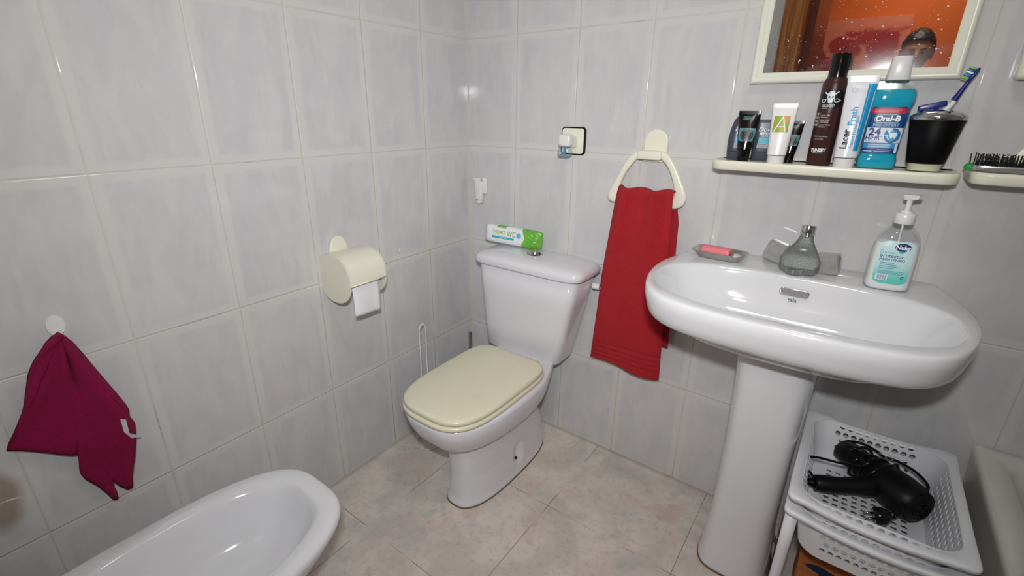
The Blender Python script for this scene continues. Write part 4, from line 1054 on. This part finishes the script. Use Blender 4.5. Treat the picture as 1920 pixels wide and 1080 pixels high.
def mirror_mat():
    t = NT('mirror_glass'); o = t.obj(); sep = t.new('ShaderNodeSeparateXYZ'); t.inp(sep.inputs[0], o)
    t.set(Base_Color=(.86, .86, .85, 1), Metallic=1.0, Roughness=.015)
    spots = None
    for sc, thr in ((95, .13), (190, .11)):
        vo = t.new('ShaderNodeTexVoronoi'); t.inp(vo.inputs['Vector'], o); vo.inputs['Scale'].default_value = sc
        sep2 = t.new('ShaderNodeSeparateColor'); t.inp(sep2.inputs[0], vo.outputs['Color'])
        rad = t.M('MULTIPLY', sep2.outputs[0], thr*1.45)
        low = t.M('SUBTRACT', 1.0, t.ss(sep.outputs[2], .02, .15))
        keep = t.M('GREATER_THAN', t.M('ADD', t.M('ADD', sep2.outputs[1], t.M('MULTIPLY', low, .36)), t.M('MULTIPLY', t.ss(sep.outputs[0], -.12, .12), .22)), .985)
        s_ = t.M('MULTIPLY', t.M('LESS_THAN', vo.outputs['Distance'], rad), keep)
        spots = s_ if spots is None else t.M('MAXIMUM', spots, s_)
    smear = t.M('MULTIPLY', t.ss(t.noise(t.mapping(o, (1, 1, 3)), 14, 4), .5, .7), t.M('MULTIPLY', t.M('SUBTRACT', 1.0, t.ss(sep.outputs[2], .03, .10)), .07))
    df = t.new('ShaderNodeBsdfDiffuse'); df.inputs[0].default_value = lin((236, 238, 242))
    gl = t.new('ShaderNodeBsdfGlossy'); gl.inputs['Roughness'].default_value = .12; g1 = t.new('ShaderNodeMixShader'); t.inp(g1.inputs[0], t.M('MULTIPLY', t.M('SUBTRACT', 1.0, t.ss(sep.outputs[2], .02, .12)), .035)); t.inp(g1.inputs[1], t.bs.outputs[0]); t.inp(g1.inputs[2], gl.outputs[0])
    mx = t.new('ShaderNodeMixShader'); t.inp(mx.inputs[0], t.M('MAXIMUM', t.M('MULTIPLY', spots, .8), smear)); t.inp(mx.inputs[1], g1.outputs[0]); t.inp(mx.inputs[2], df.outputs[0])
    t.inp(t.n['Material Output'].inputs[0], mx.outputs[0]); return t.m
link('mirror_glass', boxme(-.189, .189, -.011, -.004, .024, .596), mirror_mat(), mir, smooth=False)

# ------------------------------------------------------------------ storage baskets, dryer, box
def basket_mesh(h=.125, taper=.022, dx=.142, dy=.190, r=.052, cell=.0190, hole=.0068):
    """perforated tub; rim at z=0, bottom at -h"""
    vs = []; fs = []
    def per(u, hx, hy, rr):
        # point on rounded rectangle perimeter at arc fraction u
        segs = [('l', (hx, -hy+rr), (hx, hy-rr)), ('a', (hx-rr, hy-rr), 0), ('l', (hx-rr, hy), (-hx+rr, hy)), ('a', (-hx+rr, hy-rr), PI/2), ('l', (-hx, hy-rr), (-hx, -hy+rr)), ('a', (-hx+rr, -hy+rr), PI), ('l', (-hx+rr, -hy), (hx-rr, -hy)), ('a', (hx-rr, -hy+rr), 1.5*PI)]
        Ls = [2*(dy-r), PI/2*r, 2*(dx-r), PI/2*r]*2; T = sum(Ls); s = (u % 1.0)*T
        for g, L in zip(segs, Ls):
            if s <= L:
                k = s/L
                if g[0] == 'l': return (g[1][0]+(g[2][0]-g[1][0])*k, g[1][1]+(g[2][1]-g[1][1])*k)
                a = g[2]+k*PI/2; return (g[1][0]+rr*math.cos(a), g[1][1]+rr*math.sin(a))
            s -= L
        return (hx, -hy+rr)
    T = 4*(dy-r)+4*(dx-r)+2*PI*r; NU = int(T/cell); rows = 6; ch = h/rows
    def wall(u, v):
        k = v/h; hx = dx-taper*k; hy = dy-taper*k
        x, y = per(u, hx, hy, r-.004*k); return (x, y, -v)
    def cellat(f, u0, u1, v0, v1, hl):
        cu, cv, hu, hv = (u0+u1)/2, (v0+v1)/2, (u1-u0)/2, (v1-v0)/2
        b0 = len(vs); B = [(-1, -1), (0, -1), (1, -1), (1, 0), (1, 1), (0, 1), (-1, 1), (-1, 0)]
        for a, b in B: vs.append(f(cu+a*hu, cv+b*hv))
        if not hl: fs.append(tuple(range(b0, b0+8))); return
        c0 = len(vs)
        for i in range(16):
            a = -3*PI/4+i*PI/8; vs.append(f(cu+hl[0]*math.cos(a), cv+hl[1]*math.sin(a)))
        for i in range(8):
            j = (i+1) % 8; fs.append((b0+i, b0+j, c0+(2*j) % 16, c0+(2*i+1) % 16, c0+2*i))
    for rw in range(rows):
        offs = .5 if rw % 2 else 0
        for i in range(NU):
            u0 = (i+offs)/NU; u1 = (i+1+offs)/NU; um = (u0+u1)/2
            x, y = per(um, dx, dy, r); side = abs(y) >= dy-.001
            inh = (abs(x) < dx-.055 and side) or (abs(y) < dy-.06 and abs(x) >= dx-.001)
            cellat(wall, u0, u1, rw*ch, (rw+1)*ch, (hole/T, hole) if inh and rw < 5 else None)
    bx, by = dx-taper, dy-taper; nx_, ny_ = int(2*(bx-.03)/cell), int(2*(by-.03)/cell)
    fl = lambda a, b: (a, b, -h)
    cx_, cy_ = 2*(bx-.03)/nx_, 2*(by-.03)/ny_
    for j in range(ny_):
        for i in range(nx_):
            x0 = -bx+.03+i*cx_; y0 = -by+.03+j*cy_
            cellat(fl, x0, x0+cx_, y0, y0+cy_, (hole, hole) if (i+j) % 2 == 0 or True else None)
    # flat border of the floor
    n = 128; b0 = len(vs)
    for i in range(n): x, y = per(i/n, bx, by, r-.004); vs.append((x, y, -h))
    for i in range(n):
        x, y = per(i/n, bx, by, r-.004); x = max(-bx+.03, min(bx-.03, x)); y = max(-by+.03, min(by-.03, y)); vs.append((x, y, -h))
    for i in range(n): j = (i+1) % n; fs.append((b0+i, b0+j, b0+n+j, b0+n+i))
    me = mesh(vs, fs)
    bm = bmesh.new(); bm.from_mesh(me); bmesh.ops.remove_doubles(bm, verts=bm.verts[:], dist=1e-4); bmesh.ops.recalc_face_normals(bm, faces=bm.faces[:]); bm.to_mesh(me); bm.free()
    # rolled rim with flat ears at the corners
    rim = []
    for ins, z, rr in ((-.001, -.006, .0), (.000, -.002, 0), (.003, .0005, 0), (.018, .0005, 0), (.0205, -.001, 0), (.0215, -.004, 0), (.0212, -.012, 0), (.0198, -.012, 0), (.0195, -.005, 0), (.012, -.002, 0)):
        L = []
        for i in range(n):
            x, y = per(i/n, dx+ins, dy+ins, max(.012, r-ins*1.6) if ins > .004 else r+ins)
            ear = math.exp(-(((abs(x)-dx)/.05)**2+((abs(y)-dy)/.05)**2)); sag = -.010*math.cos(min(1, abs(x)/dx)*PI/2)*(abs(y) > dy-.02)
            L.append((x, y, z+.004*ear+sag))
        rim.append(L)
    return me, rings(rim, False, False)
BXc, BYc = 1.4995, -.252
bme, rme = basket_mesh()
bk = thing('plastic_basket', (BXc, BYc, .475), 'upper white perforated plastic basket holding the black hair dryer', 'basket')
o = link('tub', bme, M_basket, bk); sm = o.modifiers.new('s', 'SOLIDIFY'); sm.thickness = .0022; sm.offset = 0; sm = o.modifiers.new('e', 'EDGE_SPLIT'); sm.split_angle = math.radians(40)
link('rim', rme, M_basket, bk)
bk['group'] = 'stacked perforated baskets'
bk2 = thing('basket_stand', (BXc, BYc, .432), 'lower white perforated basket on four white legs, below the dryer basket', 'basket stand', group='stacked perforated baskets')
o = link('tub', bme, M_basket, bk2); sm = o.modifiers.new('s', 'SOLIDIFY'); sm.thickness = .0022; sm.offset = 0; sm = o.modifiers.new('e', 'EDGE_SPLIT'); sm.split_angle = math.radians(40)
link('rim', rme, M_basket, bk2)
for sx in (-1, 1):
    for sy in (-1, 1):
        link('leg', tube([(sx*.146, sy*.193, -.432), (sx*.146, sy*.193, -.004)], lambda t: .010+.003*t, 16, 4), M_basket, bk2)

hd = thing('hair_dryer', (1.515, -.175, .405), 'black hair dryer wrapped in its cord, lying in the upper basket', 'hair dryer')
ax0, ax1 = Vector((-.078, .092, .004)), Vector((.092, -.075, .008)); dax = (ax1-ax0); Ld = dax.length; Md = align(ax0, dax)
link('barrel', lathe([(.0, .010), (.024, .010), (.028, .0), (.032, .004), (.033, .03), (.034, .06), (.037, .085), (.043, .112), (.048, .14), (.050, .17), (.048, .198), (.042, .218), (.030, .226), (.0, .229)], 48, Md, cap=False), M_black, hd)
gr = []
for k in range(5): gr.append(lathe([(.007+.008*k, .2285-.0012*k*k*.5), (.0085+.008*k, .2300-.0012*k*k*.5), (.010+.008*k, .2278-.0012*k*k*.5)], 40, Md, cap=False))
link('intake_grille', join(gr), M_rubber, hd)
hs = Vector((.020, -.005, .000)); he = Vector((-.128, -.090, -.010))
link('handle', tube([hs, (-.03, -.042, -.001), (-.08, -.070, -.006), he], lambda t: .026-.007*t+.002*math.sin(t*9), 24, 8), M_black, hd)
link('strain_relief', tube([he, he+Vector((-.018, -.006, 0))], lambda t: .013-.006*t, 14, 3), M_rubber, hd)
link('hang_loop', tube([he+Vector((-.012, -.001, .012)), he+Vector((-.026, .006, .020)), he+Vector((-.016, .014, .018)), he+Vector((-.006, .004, .014))], .003, 8, 6), M_black, hd)
dirn = dax.normalized(); e1 = dirn.cross(Vector((0, 0, 1))).normalized(); e2 = e1.cross(dirn)
wr = [tuple(he+Vector((-.018, -.006, 0))), (-.152, -.075, .008), (-.158, -.045, .022), (-.135, -.032, .028), (-.08, -.022, .030), (-.03, -.004, .036)]
for i in range(46):
    a = i/46*2*PI*3.3+.8; s = .045+.085*i/46; rr = .0395+.003*math.sin(i*.7)+.22*max(0, (s-.09))
    p = ax0+dirn*s+e1*rr*math.cos(a)+e2*(rr*math.sin(a)); wr.append((p.x, p.y, p.z))
wr += [(.045, -.095, .02), (.03, -.125, .0)]
link('cord', tube(wr, .0034, 8, 4), M_blackg, hd)
link('cord', tube([(-.075, .09, .034), (-.04, .098, .036), (-.005, .07, .042), (.0, .045, .05), (.03, .04, .052), (.065, .012, .056), (.088, -.02, .048), (.080, -.045, .030)], .0034, 8, 8), M_blackg, hd)
pg = lathe([(.0, 0), (.017, 0), (.020, .004), (.020, .018), (.015, .026), (.008, .034), (.0, .036)], 28, align((-.004, -.132, -.008), (.85, .2, .3)), cap=False)
pgo = link('plug', pg, M_blackg, hd)
for q in (-.009, .009): link('plug_pin', tube([Vector((-.004, -.132, -.008))+Vector((-.2, .85, 0)).normalized()*q, Vector((-.022, -.136, -.014))+Vector((-.2, .85, 0)).normalized()*q], .0024, 8, 0), M_chrome, pgo)

def boxprint():
    t = NT('orange_printed_card'); o = t.obj(); sep = t.new('ShaderNodeSeparateXYZ'); t.inp(sep.inputs[0], o)
    br_ = t.new('ShaderNodeTexBrick'); t.inp(br_.inputs['Vector'], o); br_.inputs['Scale'].default_value = 22
    br_.inputs['Color1'].default_value = lin((178, 104, 58)); br_.inputs['Color2'].default_value = lin((196, 122, 72)); br_.inputs['Mortar'].default_value = lin((160, 94, 52)); br_.inputs['Mortar Size'].default_value = .02
    c = t.mix(t.ss(t.noise(o, 40, 3), .4, .7), br_.outputs[0], lin((186, 112, 60)))
    dx = t.M('DIVIDE', t.M('ADD', sep.outputs[0], .075), .038); dy = t.M('DIVIDE', t.M('ADD', sep.outputs[1], -.005), .014)
    e = t.M('ADD', t.M('ADD', t.M('MULTIPLY', dx, dx), t.M('MULTIPLY', dy, dy)), t.M('MULTIPLY', t.M('SUBTRACT', t.noise(o, 50, 3), .5), 1.0))
    st_ = t.M('MULTIPLY', t.M('LESS_THAN', t.M('ABSOLUTE', t.M('ADD', sep.outputs[0], .072)), .005), t.M('LESS_THAN', t.M('ABSOLUTE', t.M('ADD', sep.outputs[1], .025)), .035))
    c = t.mix(t.M('MAXIMUM', t.M('SUBTRACT', 1.0, t.ss(e, .7, 1.1)), st_), c, lin((28, 44, 70)))
    return t.set(Base_Color=c, Roughness=.6)
bxo = thing('printed_box', (1.525, -.29, 0), 'orange-brown box with dark blue print on the floor under the baskets', 'box')
link('carton', boxme(-.125, .12, -.16, .15, 0, .15, .003), boxprint(), bxo, smooth=False)
# braided hose between pedestal and baskets
hz = thing('braided_hose', (1.350, -.1, 0), 'shiny braided steel water hose between the pedestal and the baskets', 'hose')
link('hose', tube([(-.030, .09, .50), (-.030, .07, .30), (-.030, .05, .06), (-.020, .025, .012), (.0, -.01, .010), (.002, -.10, .010), (.004, -.22, .010), (.0, -.30, .010)], .0075, 14, 8), plain('braided_steel', (176, 176, 176), .3, .9, var=.4, nscale=500, bump=.8, bscale=500), hz)

# ------------------------------------------------------------------ bath
bt = thing('bathtub', (1.690, -.66, 0), 'white enamel bathtub at the right edge of the room', 'bathtub')
def rl(x0, x1, y0, y1, r, z, n=10):
    P = []
    for (cx, cy, a0) in ((x1-r, y1-r, 0), (x0+r, y1-r, PI/2), (x0+r, y0+r, PI), (x1-r, y0+r, 1.5*PI)):
        for i in range(n+1): a = a0+i*PI/2/n; P.append((cx+r*math.cos(a), cy+r*math.sin(a), z))
    return P
TW = RX-1.690-.002
link('tub', rings([rl(.012, TW, -.64, .655, .004, 0), rl(.010, TW, -.64, .655, .004, .40), rl(.004, TW, -.64, .655, .006, .47), rl(0, TW, -.64, .655, .008, .492), rl(.004, TW, -.64, .654, .010, .502), rl(.010, TW-.006, -.635, .650, .012, .505),
                   rl(.050, TW-.05, -.59, .605, .05, .504), rl(.054, TW-.054, -.586, .601, .05, .499), rl(.058, TW-.058, -.582, .597, .05, .498), rl(.075, TW-.07, -.565, .58, .06, .44), rl(.10, TW-.09, -.54, .55, .07, .25), rl(.14, TW-.13, -.48, .50, .07, .16), rl(.20, TW-.19, -.40, .44, .07, .145)], True, True), M_tub, bt)
cn = thing('silicone_bead', (0, 0, 0), 'x', 'x'); bpy.data.objects.remove(cn)

# ------------------------------------------------------------------ people seen in the mirror
M_skin = plain('skin', (196, 136, 108), .5, var=.05)
M_hair = plain('dark_hair', (24, 20, 20), .55, var=.2, bump=.6, bscale=160)
M_shirt = plain('navy_shirt', (26, 32, 58), .85, var=.1, bump=.3, bscale=120)
M_trous = plain('dark_trousers', (34, 36, 44), .85, var=.1)
M_shoe = plain('dark_shoe', (20, 20, 20), .5)
def skinned(name, nodes, edges, mat, parent, root=0, sub=2):
    me = bpy.data.meshes.new('m'); me.from_pydata([n[0] for n in nodes], edges, []); me.update()
    o = bpy.data.objects.new(name, me); COL.objects.link(o)
    m = o.modifiers.new('skin', 'SKIN'); m.use_smooth_shade = True
    if not me.skin_vertices: me.attributes.new
    o.modifiers.new('sub', 'SUBSURF').levels = sub
    for i, n in enumerate(nodes):
        sv = me.skin_vertices[0].data[i]; r = n[1]; sv.radius = (r, r) if not isinstance(r, tuple) else r; sv.use_root = (i == root)
    bake(o); o.data.materials.clear(); o.data.materials.append(mat); o.parent = parent
    return o
def head_mesh():
    vs = []; fs = []; nu, nv = 56, 44
    for j in range(nv+1):
        ph = PI*j/nv
        for i in range(nu):
            th = 2*PI*i/nu; x, y, z = math.sin(ph)*math.cos(th), math.sin(ph)*math.sin(th), math.cos(ph)
            X, Y, Z = .077*x, .097*y, .122*z
            if z < 0:
                k = -z; X *= 1-.34*k*k; Y *= 1-.18*k if y > 0 else 1-.10*k
                if y > 0: Y -= .028*k*k
            fr = max(0, -y)      # face is towards -y in local space, flipped below
            g = lambda cx, cz, s: math.exp(-(((x-cx)/s)**2+((z-cz)/s)**2))
            if y < 0:
                Y -= .020*g(0, -.16, .12)+.012*g(0, .0, .10)       # nose
                Y += .012*(g(-.36, .05, .15)+g(.36, .05, .15))      # eye sockets
                Y -= .006*(g(-.34, .22, .16)+g(.34, .22, .16))      # brows
                Y -= .006*g(0, -.52, .16)-.004*g(0, -.44, .06)      # lips
                Y -= .010*g(0, -.86, .22)                           # chin
                Y -= .004*(g(-.5, -.2, .2)+g(.5, -.2, .2))
            vs.append((X, Y, Z))
    for j in range(nv):
        for i in range(nu): k = (i+1) % nu; fs.append((j*nu+i, j*nu+k, (j+1)*nu+k, (j+1)*nu+i))
    return clean(mesh(vs, fs))
def person(loc, rz, label, hold=None, shirt=None):
    """faces local -y before rotation; loc at the feet"""
    P = thing('person', loc, label, 'person', rz=rz)
    nodes = [((0, 0, .94), (.15, .11)), ((0, 0, 1.08), (.135, .10)), ((0, -.005, 1.25), (.16, .11)), ((0, 0, 1.38), (.13, .09)), ((0, 0, 1.45), .055), ((0, -.01, 1.53), .050),
             ((-.10, 0, .88), .095), ((-.11, -.01, .50), .062), ((-.115, .02, .10), .042), ((-.12, -.10, .045), .036),
             ((.10, 0, .88), .095), ((.11, -.01, .50), .062), ((.115, .02, .10), .042), ((.12, -.10, .045), .036)]
    if hold is None: hl = [(-.26, -.02, 1.14), (-.29, -.10, .90)]; hr = [(.26, -.02, 1.14), (.29, -.10, .90)]
    else: hl, hr = hold
    nodes += [((-.17, 0, 1.385), .062), (hl[0], .043), (hl[1], .028), ((.17, 0, 1.385), .062), (hr[0], .043), (hr[1], .028)]
    edges = [(0, 1), (1, 2), (2, 3), (3, 4), (4, 5), (0, 6), (6, 7), (7, 8), (8, 9), (0, 10), (10, 11), (11, 12), (12, 13), (3, 14), (14, 15), (15, 16), (3, 17), (17, 18), (18, 19)]
    skinned('body', nodes, edges, M_skin, P)
    # clothing slightly larger than the body
    g = lambda r, a: (r[0]+a, r[1]+a) if isinstance(r, tuple) else r+a
    sn = [nodes[i] for i in (0, 1, 2, 3, 4, 14, 15, 16, 17, 18, 19)]; sn = [(p, g(r, .012)) for p, r in sn]
    for i, k in ((7, 6), (10, 9)): sn[i] = (tuple(Vector(sn[k][0]).lerp(Vector(sn[i][0]), .75)), sn[i][1]+.006)
    sn[4] = ((0, 0, 1.425), .066)
    skinned('shirt', sn, [(0, 1), (1, 2), (2, 3), (3, 4), (3, 5), (5, 6), (6, 7), (3, 8), (8, 9), (9, 10)], shirt or M_shirt, P)
    tn = [nodes[i] for i in (0, 6, 7, 8, 10, 11, 12)]; tn = [(p, g(r, .013)) for p, r in tn]
    skinned('trousers', tn, [(0, 1), (1, 2), (2, 3), (0, 4), (4, 5), (5, 6)], M_trous, P)
    for s in (-1, 1):
        sh_ = loft([(0, .045, .135, 2.6, 0, -.03), (.02, .046, .137, 2.6, 0, -.03), (.05, .042, .12, 2.4, 0, -.02), (.085, .036, .06, 2.2, 0, .03), (.11, .034, .045, 2, 0, .03)], 32); sh_.transform(Matrix.Translation((s*.118, 0, 0))); link('shoe', sh_, M_shoe, P)
    hd_ = head_mesh(); Mh = Matrix.Translation((0, -.022, 1.625)) @ Matrix.Rotation(.18, 4, 'X'); hd_.transform(Mh)
    H = link('head', hd_, M_skin, P)
    for s in (-1, 1):
        ey = lathe([(.0, -.011), (.008, -.008), (.0115, 0), (.008, .008), (.0, .011)], 20, Mh @ Matrix.Translation((s*.027, -.082, .006)) @ Matrix.Rotation(PI/2, 4, 'X') @ Matrix.Scale(.92, 4), cap=False); link('eye', ey, ink((176, 166, 158)), H)
        pu = lathe([(.0, 0), (.0062, 0), (.0, .001)], 16, Mh @ align((s*.027, -.0925, .006), (0, -1, 0)), cap=False); link('pupil', pu, ink((20, 14, 12)), H)
        eb = tube([(s*.013, -.097, .026), (s*.028, -.097, .031), (s*.044, -.087, .027)], .0032, 8, 5); eb.transform(Mh); link('eyebrow', eb, M_hair, H)
        ea = loft([(-.004, .018, .030, 2), (.0, .020, .033, 2), (.006, .015, .026, 2), (.006, .008, .016, 2)], 24); ea.transform(Mh @ Matrix.Translation((s*.074, .008, -.002)) @ Matrix.Rotation(s*PI/2*.9, 4, 'Y') @ Matrix.Rotation(PI/2, 4, 'Z')); link('ear', ea, M_skin, H)
    mo_ = tube([(-.022, -.088, -.062), (0, -.097, -.060), (.022, -.088, -.062)], .0042, 8, 6); mo_.transform(Mh); link('mouth', mo_, ink((150, 72, 66)), H)
    hv_ = head_mesh(); bm = bmesh.new(); bm.from_mesh(hv_)
    kill = [v for v in bm.verts if (v.co.z < .052+.35*(abs(v.co.y) if v.co.y < 0 else 0)*0 and v.co.y < -.010) or (v.co.z < -.045) or (v.co.z < .070 and v.co.y < -.055)]
    bmesh.ops.delete(bm, geom=kill, context='VERTS')
    for v in bm.verts:
        nrm = Vector((v.co.x/.077, v.co.y/.097, v.co.z/.122)).normalized(); v.co += nrm*(.006+.006*max(0, nrm.z)+.003*math.sin(v.co.x*160)*math.sin(v.co.y*140))
    bm.to_mesh(hv_); bm.free(); hv_.transform(Mh); ho = link('hair', hv_, M_hair, P); sm = ho.modifiers.new('s', 'SOLIDIFY'); sm.thickness = .008; sm.offset = -1
    # hands: palm, four fingers, thumb, grown as one piece each
    for s, hh_ in ((-1, hl), (1, hr)):
        wv = Vector(hh_[1]); d = (wv-Vector(hh_[0])).normalized()
        if hold is not None: d = Vector((0, -.6, .35)).normalized()
        side = Vector((1, 0, 0)); side = (side-d*side.dot(d)).normalized(); nrm = d.cross(side)*(-1)
        if hold is not None: inn_ = Vector((-s, 0, 0))
        nd = [(tuple(wv), .024), (tuple(wv+d*.045), (.034, .016)), (tuple(wv+d*.085), (.036, .014))]; ed = [(0, 1), (1, 2)]
        for k, (q, ln) in enumerate(((-.028, .060), (-.0095, .070), (.0095, .066), (.027, .052))):
            b = wv+d*.090+side*q*s; curl = (Vector((-s, 0, 0))*.5 if hold is not None else nrm*.4)
            p1 = b+(d+curl*.5).normalized()*ln*.45; p2 = p1+(d+curl*1.4).normalized()*ln*.33; p3 = p2+(d*.7+curl*2).normalized()*ln*.25
            i0 = len(nd); nd += [(tuple(b), .010), (tuple(p1), .0088), (tuple(p2), .008), (tuple(p3), .007)]; ed += [(2, i0), (i0, i0+1), (i0+1, i0+2), (i0+2, i0+3)]
        i0 = len(nd); b = wv+d*.03-side*.03*s; nd += [(tuple(b), .013), (tuple(b+(d-side*s*.8).normalized()*.035), .011), (tuple(b+(d*1.3-side*s*.6).normalized()*.062), .009)]; ed += [(1, i0), (i0, i0+1), (i0+1, i0+2)]
        skinned('hand', nd, ed, M_skin, P, sub=1)
    return P
# two people standing in the orange room
PH = person((1.44, -3.0, -.0), PI, 'dark-haired person whose head shows in the mirror before the poppy picture')
PH.scale = (1.03, 1.03, 1.04)
P2 = person((1.725, -2.55, 0), PI-.2, 'second dark-haired person at the right edge of the mirror reflection', shirt=plain('black_top', (18, 18, 20), .85))
P2.scale = (1.07, 1.07, 1.07)
PH['group'] = P2['group'] = 'people reflected in the mirror'

# the camera that takes the picture, with its hot-shoe flash, on a tripod
tc = CP-fw*.080-u2*.060
tri = thing('tripod', (tc.x, tc.y, 0), 'black tripod carrying the camera in the bathroom doorway', 'tripod')
link('centre_column', tube([(0, 0, .72), (0, 0, tc.z-.012)], .013, 14, 0), M_black, tri)
link('head_plate', boxme(-.03, .03, -.03, .03, tc.z-.016, tc.z-.004, .003), M_black, tri)
for k in range(3):
    a = PI/2+k*2*PI/3+.5
    link('leg', tube([(.02*math.cos(a), .02*math.sin(a), tc.z-.28), (.29*math.cos(a), .29*math.sin(a), .008)], lambda t: .014-.005*t, 12, 0), M_black, tri)
cm = thing('camera', tuple(CP-fw*.012), 'black camera with a flash on the tripod in the bathroom doorway', 'camera')
Rm = Matrix(((r2.x, u2.x, -fw.x, 0), (r2.y, u2.y, -fw.y, 0), (r2.z, u2.z, -fw.z, 0), (0, 0, 0, 1)))   # local z points back
cm.rotation_euler = Rm.to_euler()
link('lens', lathe([(.0, .006), (.030, .006), (.033, .0), (.035, .002), (.035, .045), (.032, .05), (.0, .05)], 40, cap=False), M_black, cm)
link('body', join([boxme(-.066, .066, -.045, .040, .048, .090, .008), boxme(-.072, -.040, -.045, .030, .030, .075, .010), boxme(-.026, .026, .035, .066, .040, .088, .008)]), M_black, cm, smooth=False)
flash_c = Vector((CP.x, CP.y-.012, CP.z+.150))
fl_l = Rm.to_3x3().inverted() @ (flash_c-Vector(cm.location))
link('flash_unit', join([boxme(fl_l.x-.030, fl_l.x+.030, .064, fl_l.y-.030, .050, .078, .004), boxme(fl_l.x-.038, fl_l.x+.038, fl_l.y-.027, fl_l.y+.027, fl_l.z+.004, fl_l.z+.075, .006)]), M_black, cm, smooth=False)

# ------------------------------------------------------------------ lamps
def area(name, loc, d, sx, sy, power, col=(1, 1, 1)):
    l = bpy.data.lights.new(name, 'AREA'); l.shape = 'RECTANGLE'; l.size = sx; l.size_y = sy; l.energy = power; l.color = col
    o = bpy.data.objects.new(name, l); COL.objects.link(o); o.location = loc
    o.rotation_euler = (-Vector(d)).to_track_quat('Z', 'Y').to_euler(); return o
FLh = area('camera_flash', flash_c+fw*.004, Vector((fw.x, fw.y, fw.z*.6)), .070, .042, 9.9, (.97, .985, 1.0)); FLh.data.spread = math.radians(130)
def lamp(name, loc, r, strength, col, label):
    t = thing(name, loc, label, 'ceiling light')
    e = NT(name+'_glass'); e.set(Base_Color=(.9, .9, .88, 1)); e.bs.inputs['Emission Color'].default_value = col+(1,); e.bs.inputs['Emission Strength'].default_value = strength
    link('shade', lathe([(.0, -.075), (r*.5, -.070), (r*.85, -.045), (r, -.012), (r, 0), (.0, .0)], 40, cap=False), e.m, t)
    link('rim', lathe([(r, -.012), (r+.012, -.010), (r+.012, 0), (r, 0)], 40, cap=False), M_white, t)
    return t
lamp('fill_lamp', (1.25, -.95, 2.449), .17, 11.5, (1.0, .98, .92), 'added round opal fill lamp above the bathroom, outside the picture')  # added out of view as soft fill beside the flash
lamp('fill_lamp', (1.4, -2.7, 2.449), .15, 32.0, (1.0, .90, .74), 'added unseen lamp that brightens the orange room behind the camera')  # added unseen source so the orange room reads bright in the mirror

w = bpy.data.worlds.new('world'); S.world = w; w.use_nodes = True
w.node_tree.nodes['Background'].inputs[0].default_value = (.05, .05, .05, 1); w.node_tree.nodes['Background'].inputs[1].default_value = .3

S.view_settings.view_transform = 'Standard'; S.view_settings.look = 'None'
S.view_settings.gamma = 1; S.view_settings.use_curve_mapping = False
S.view_settings.exposure = 0.0
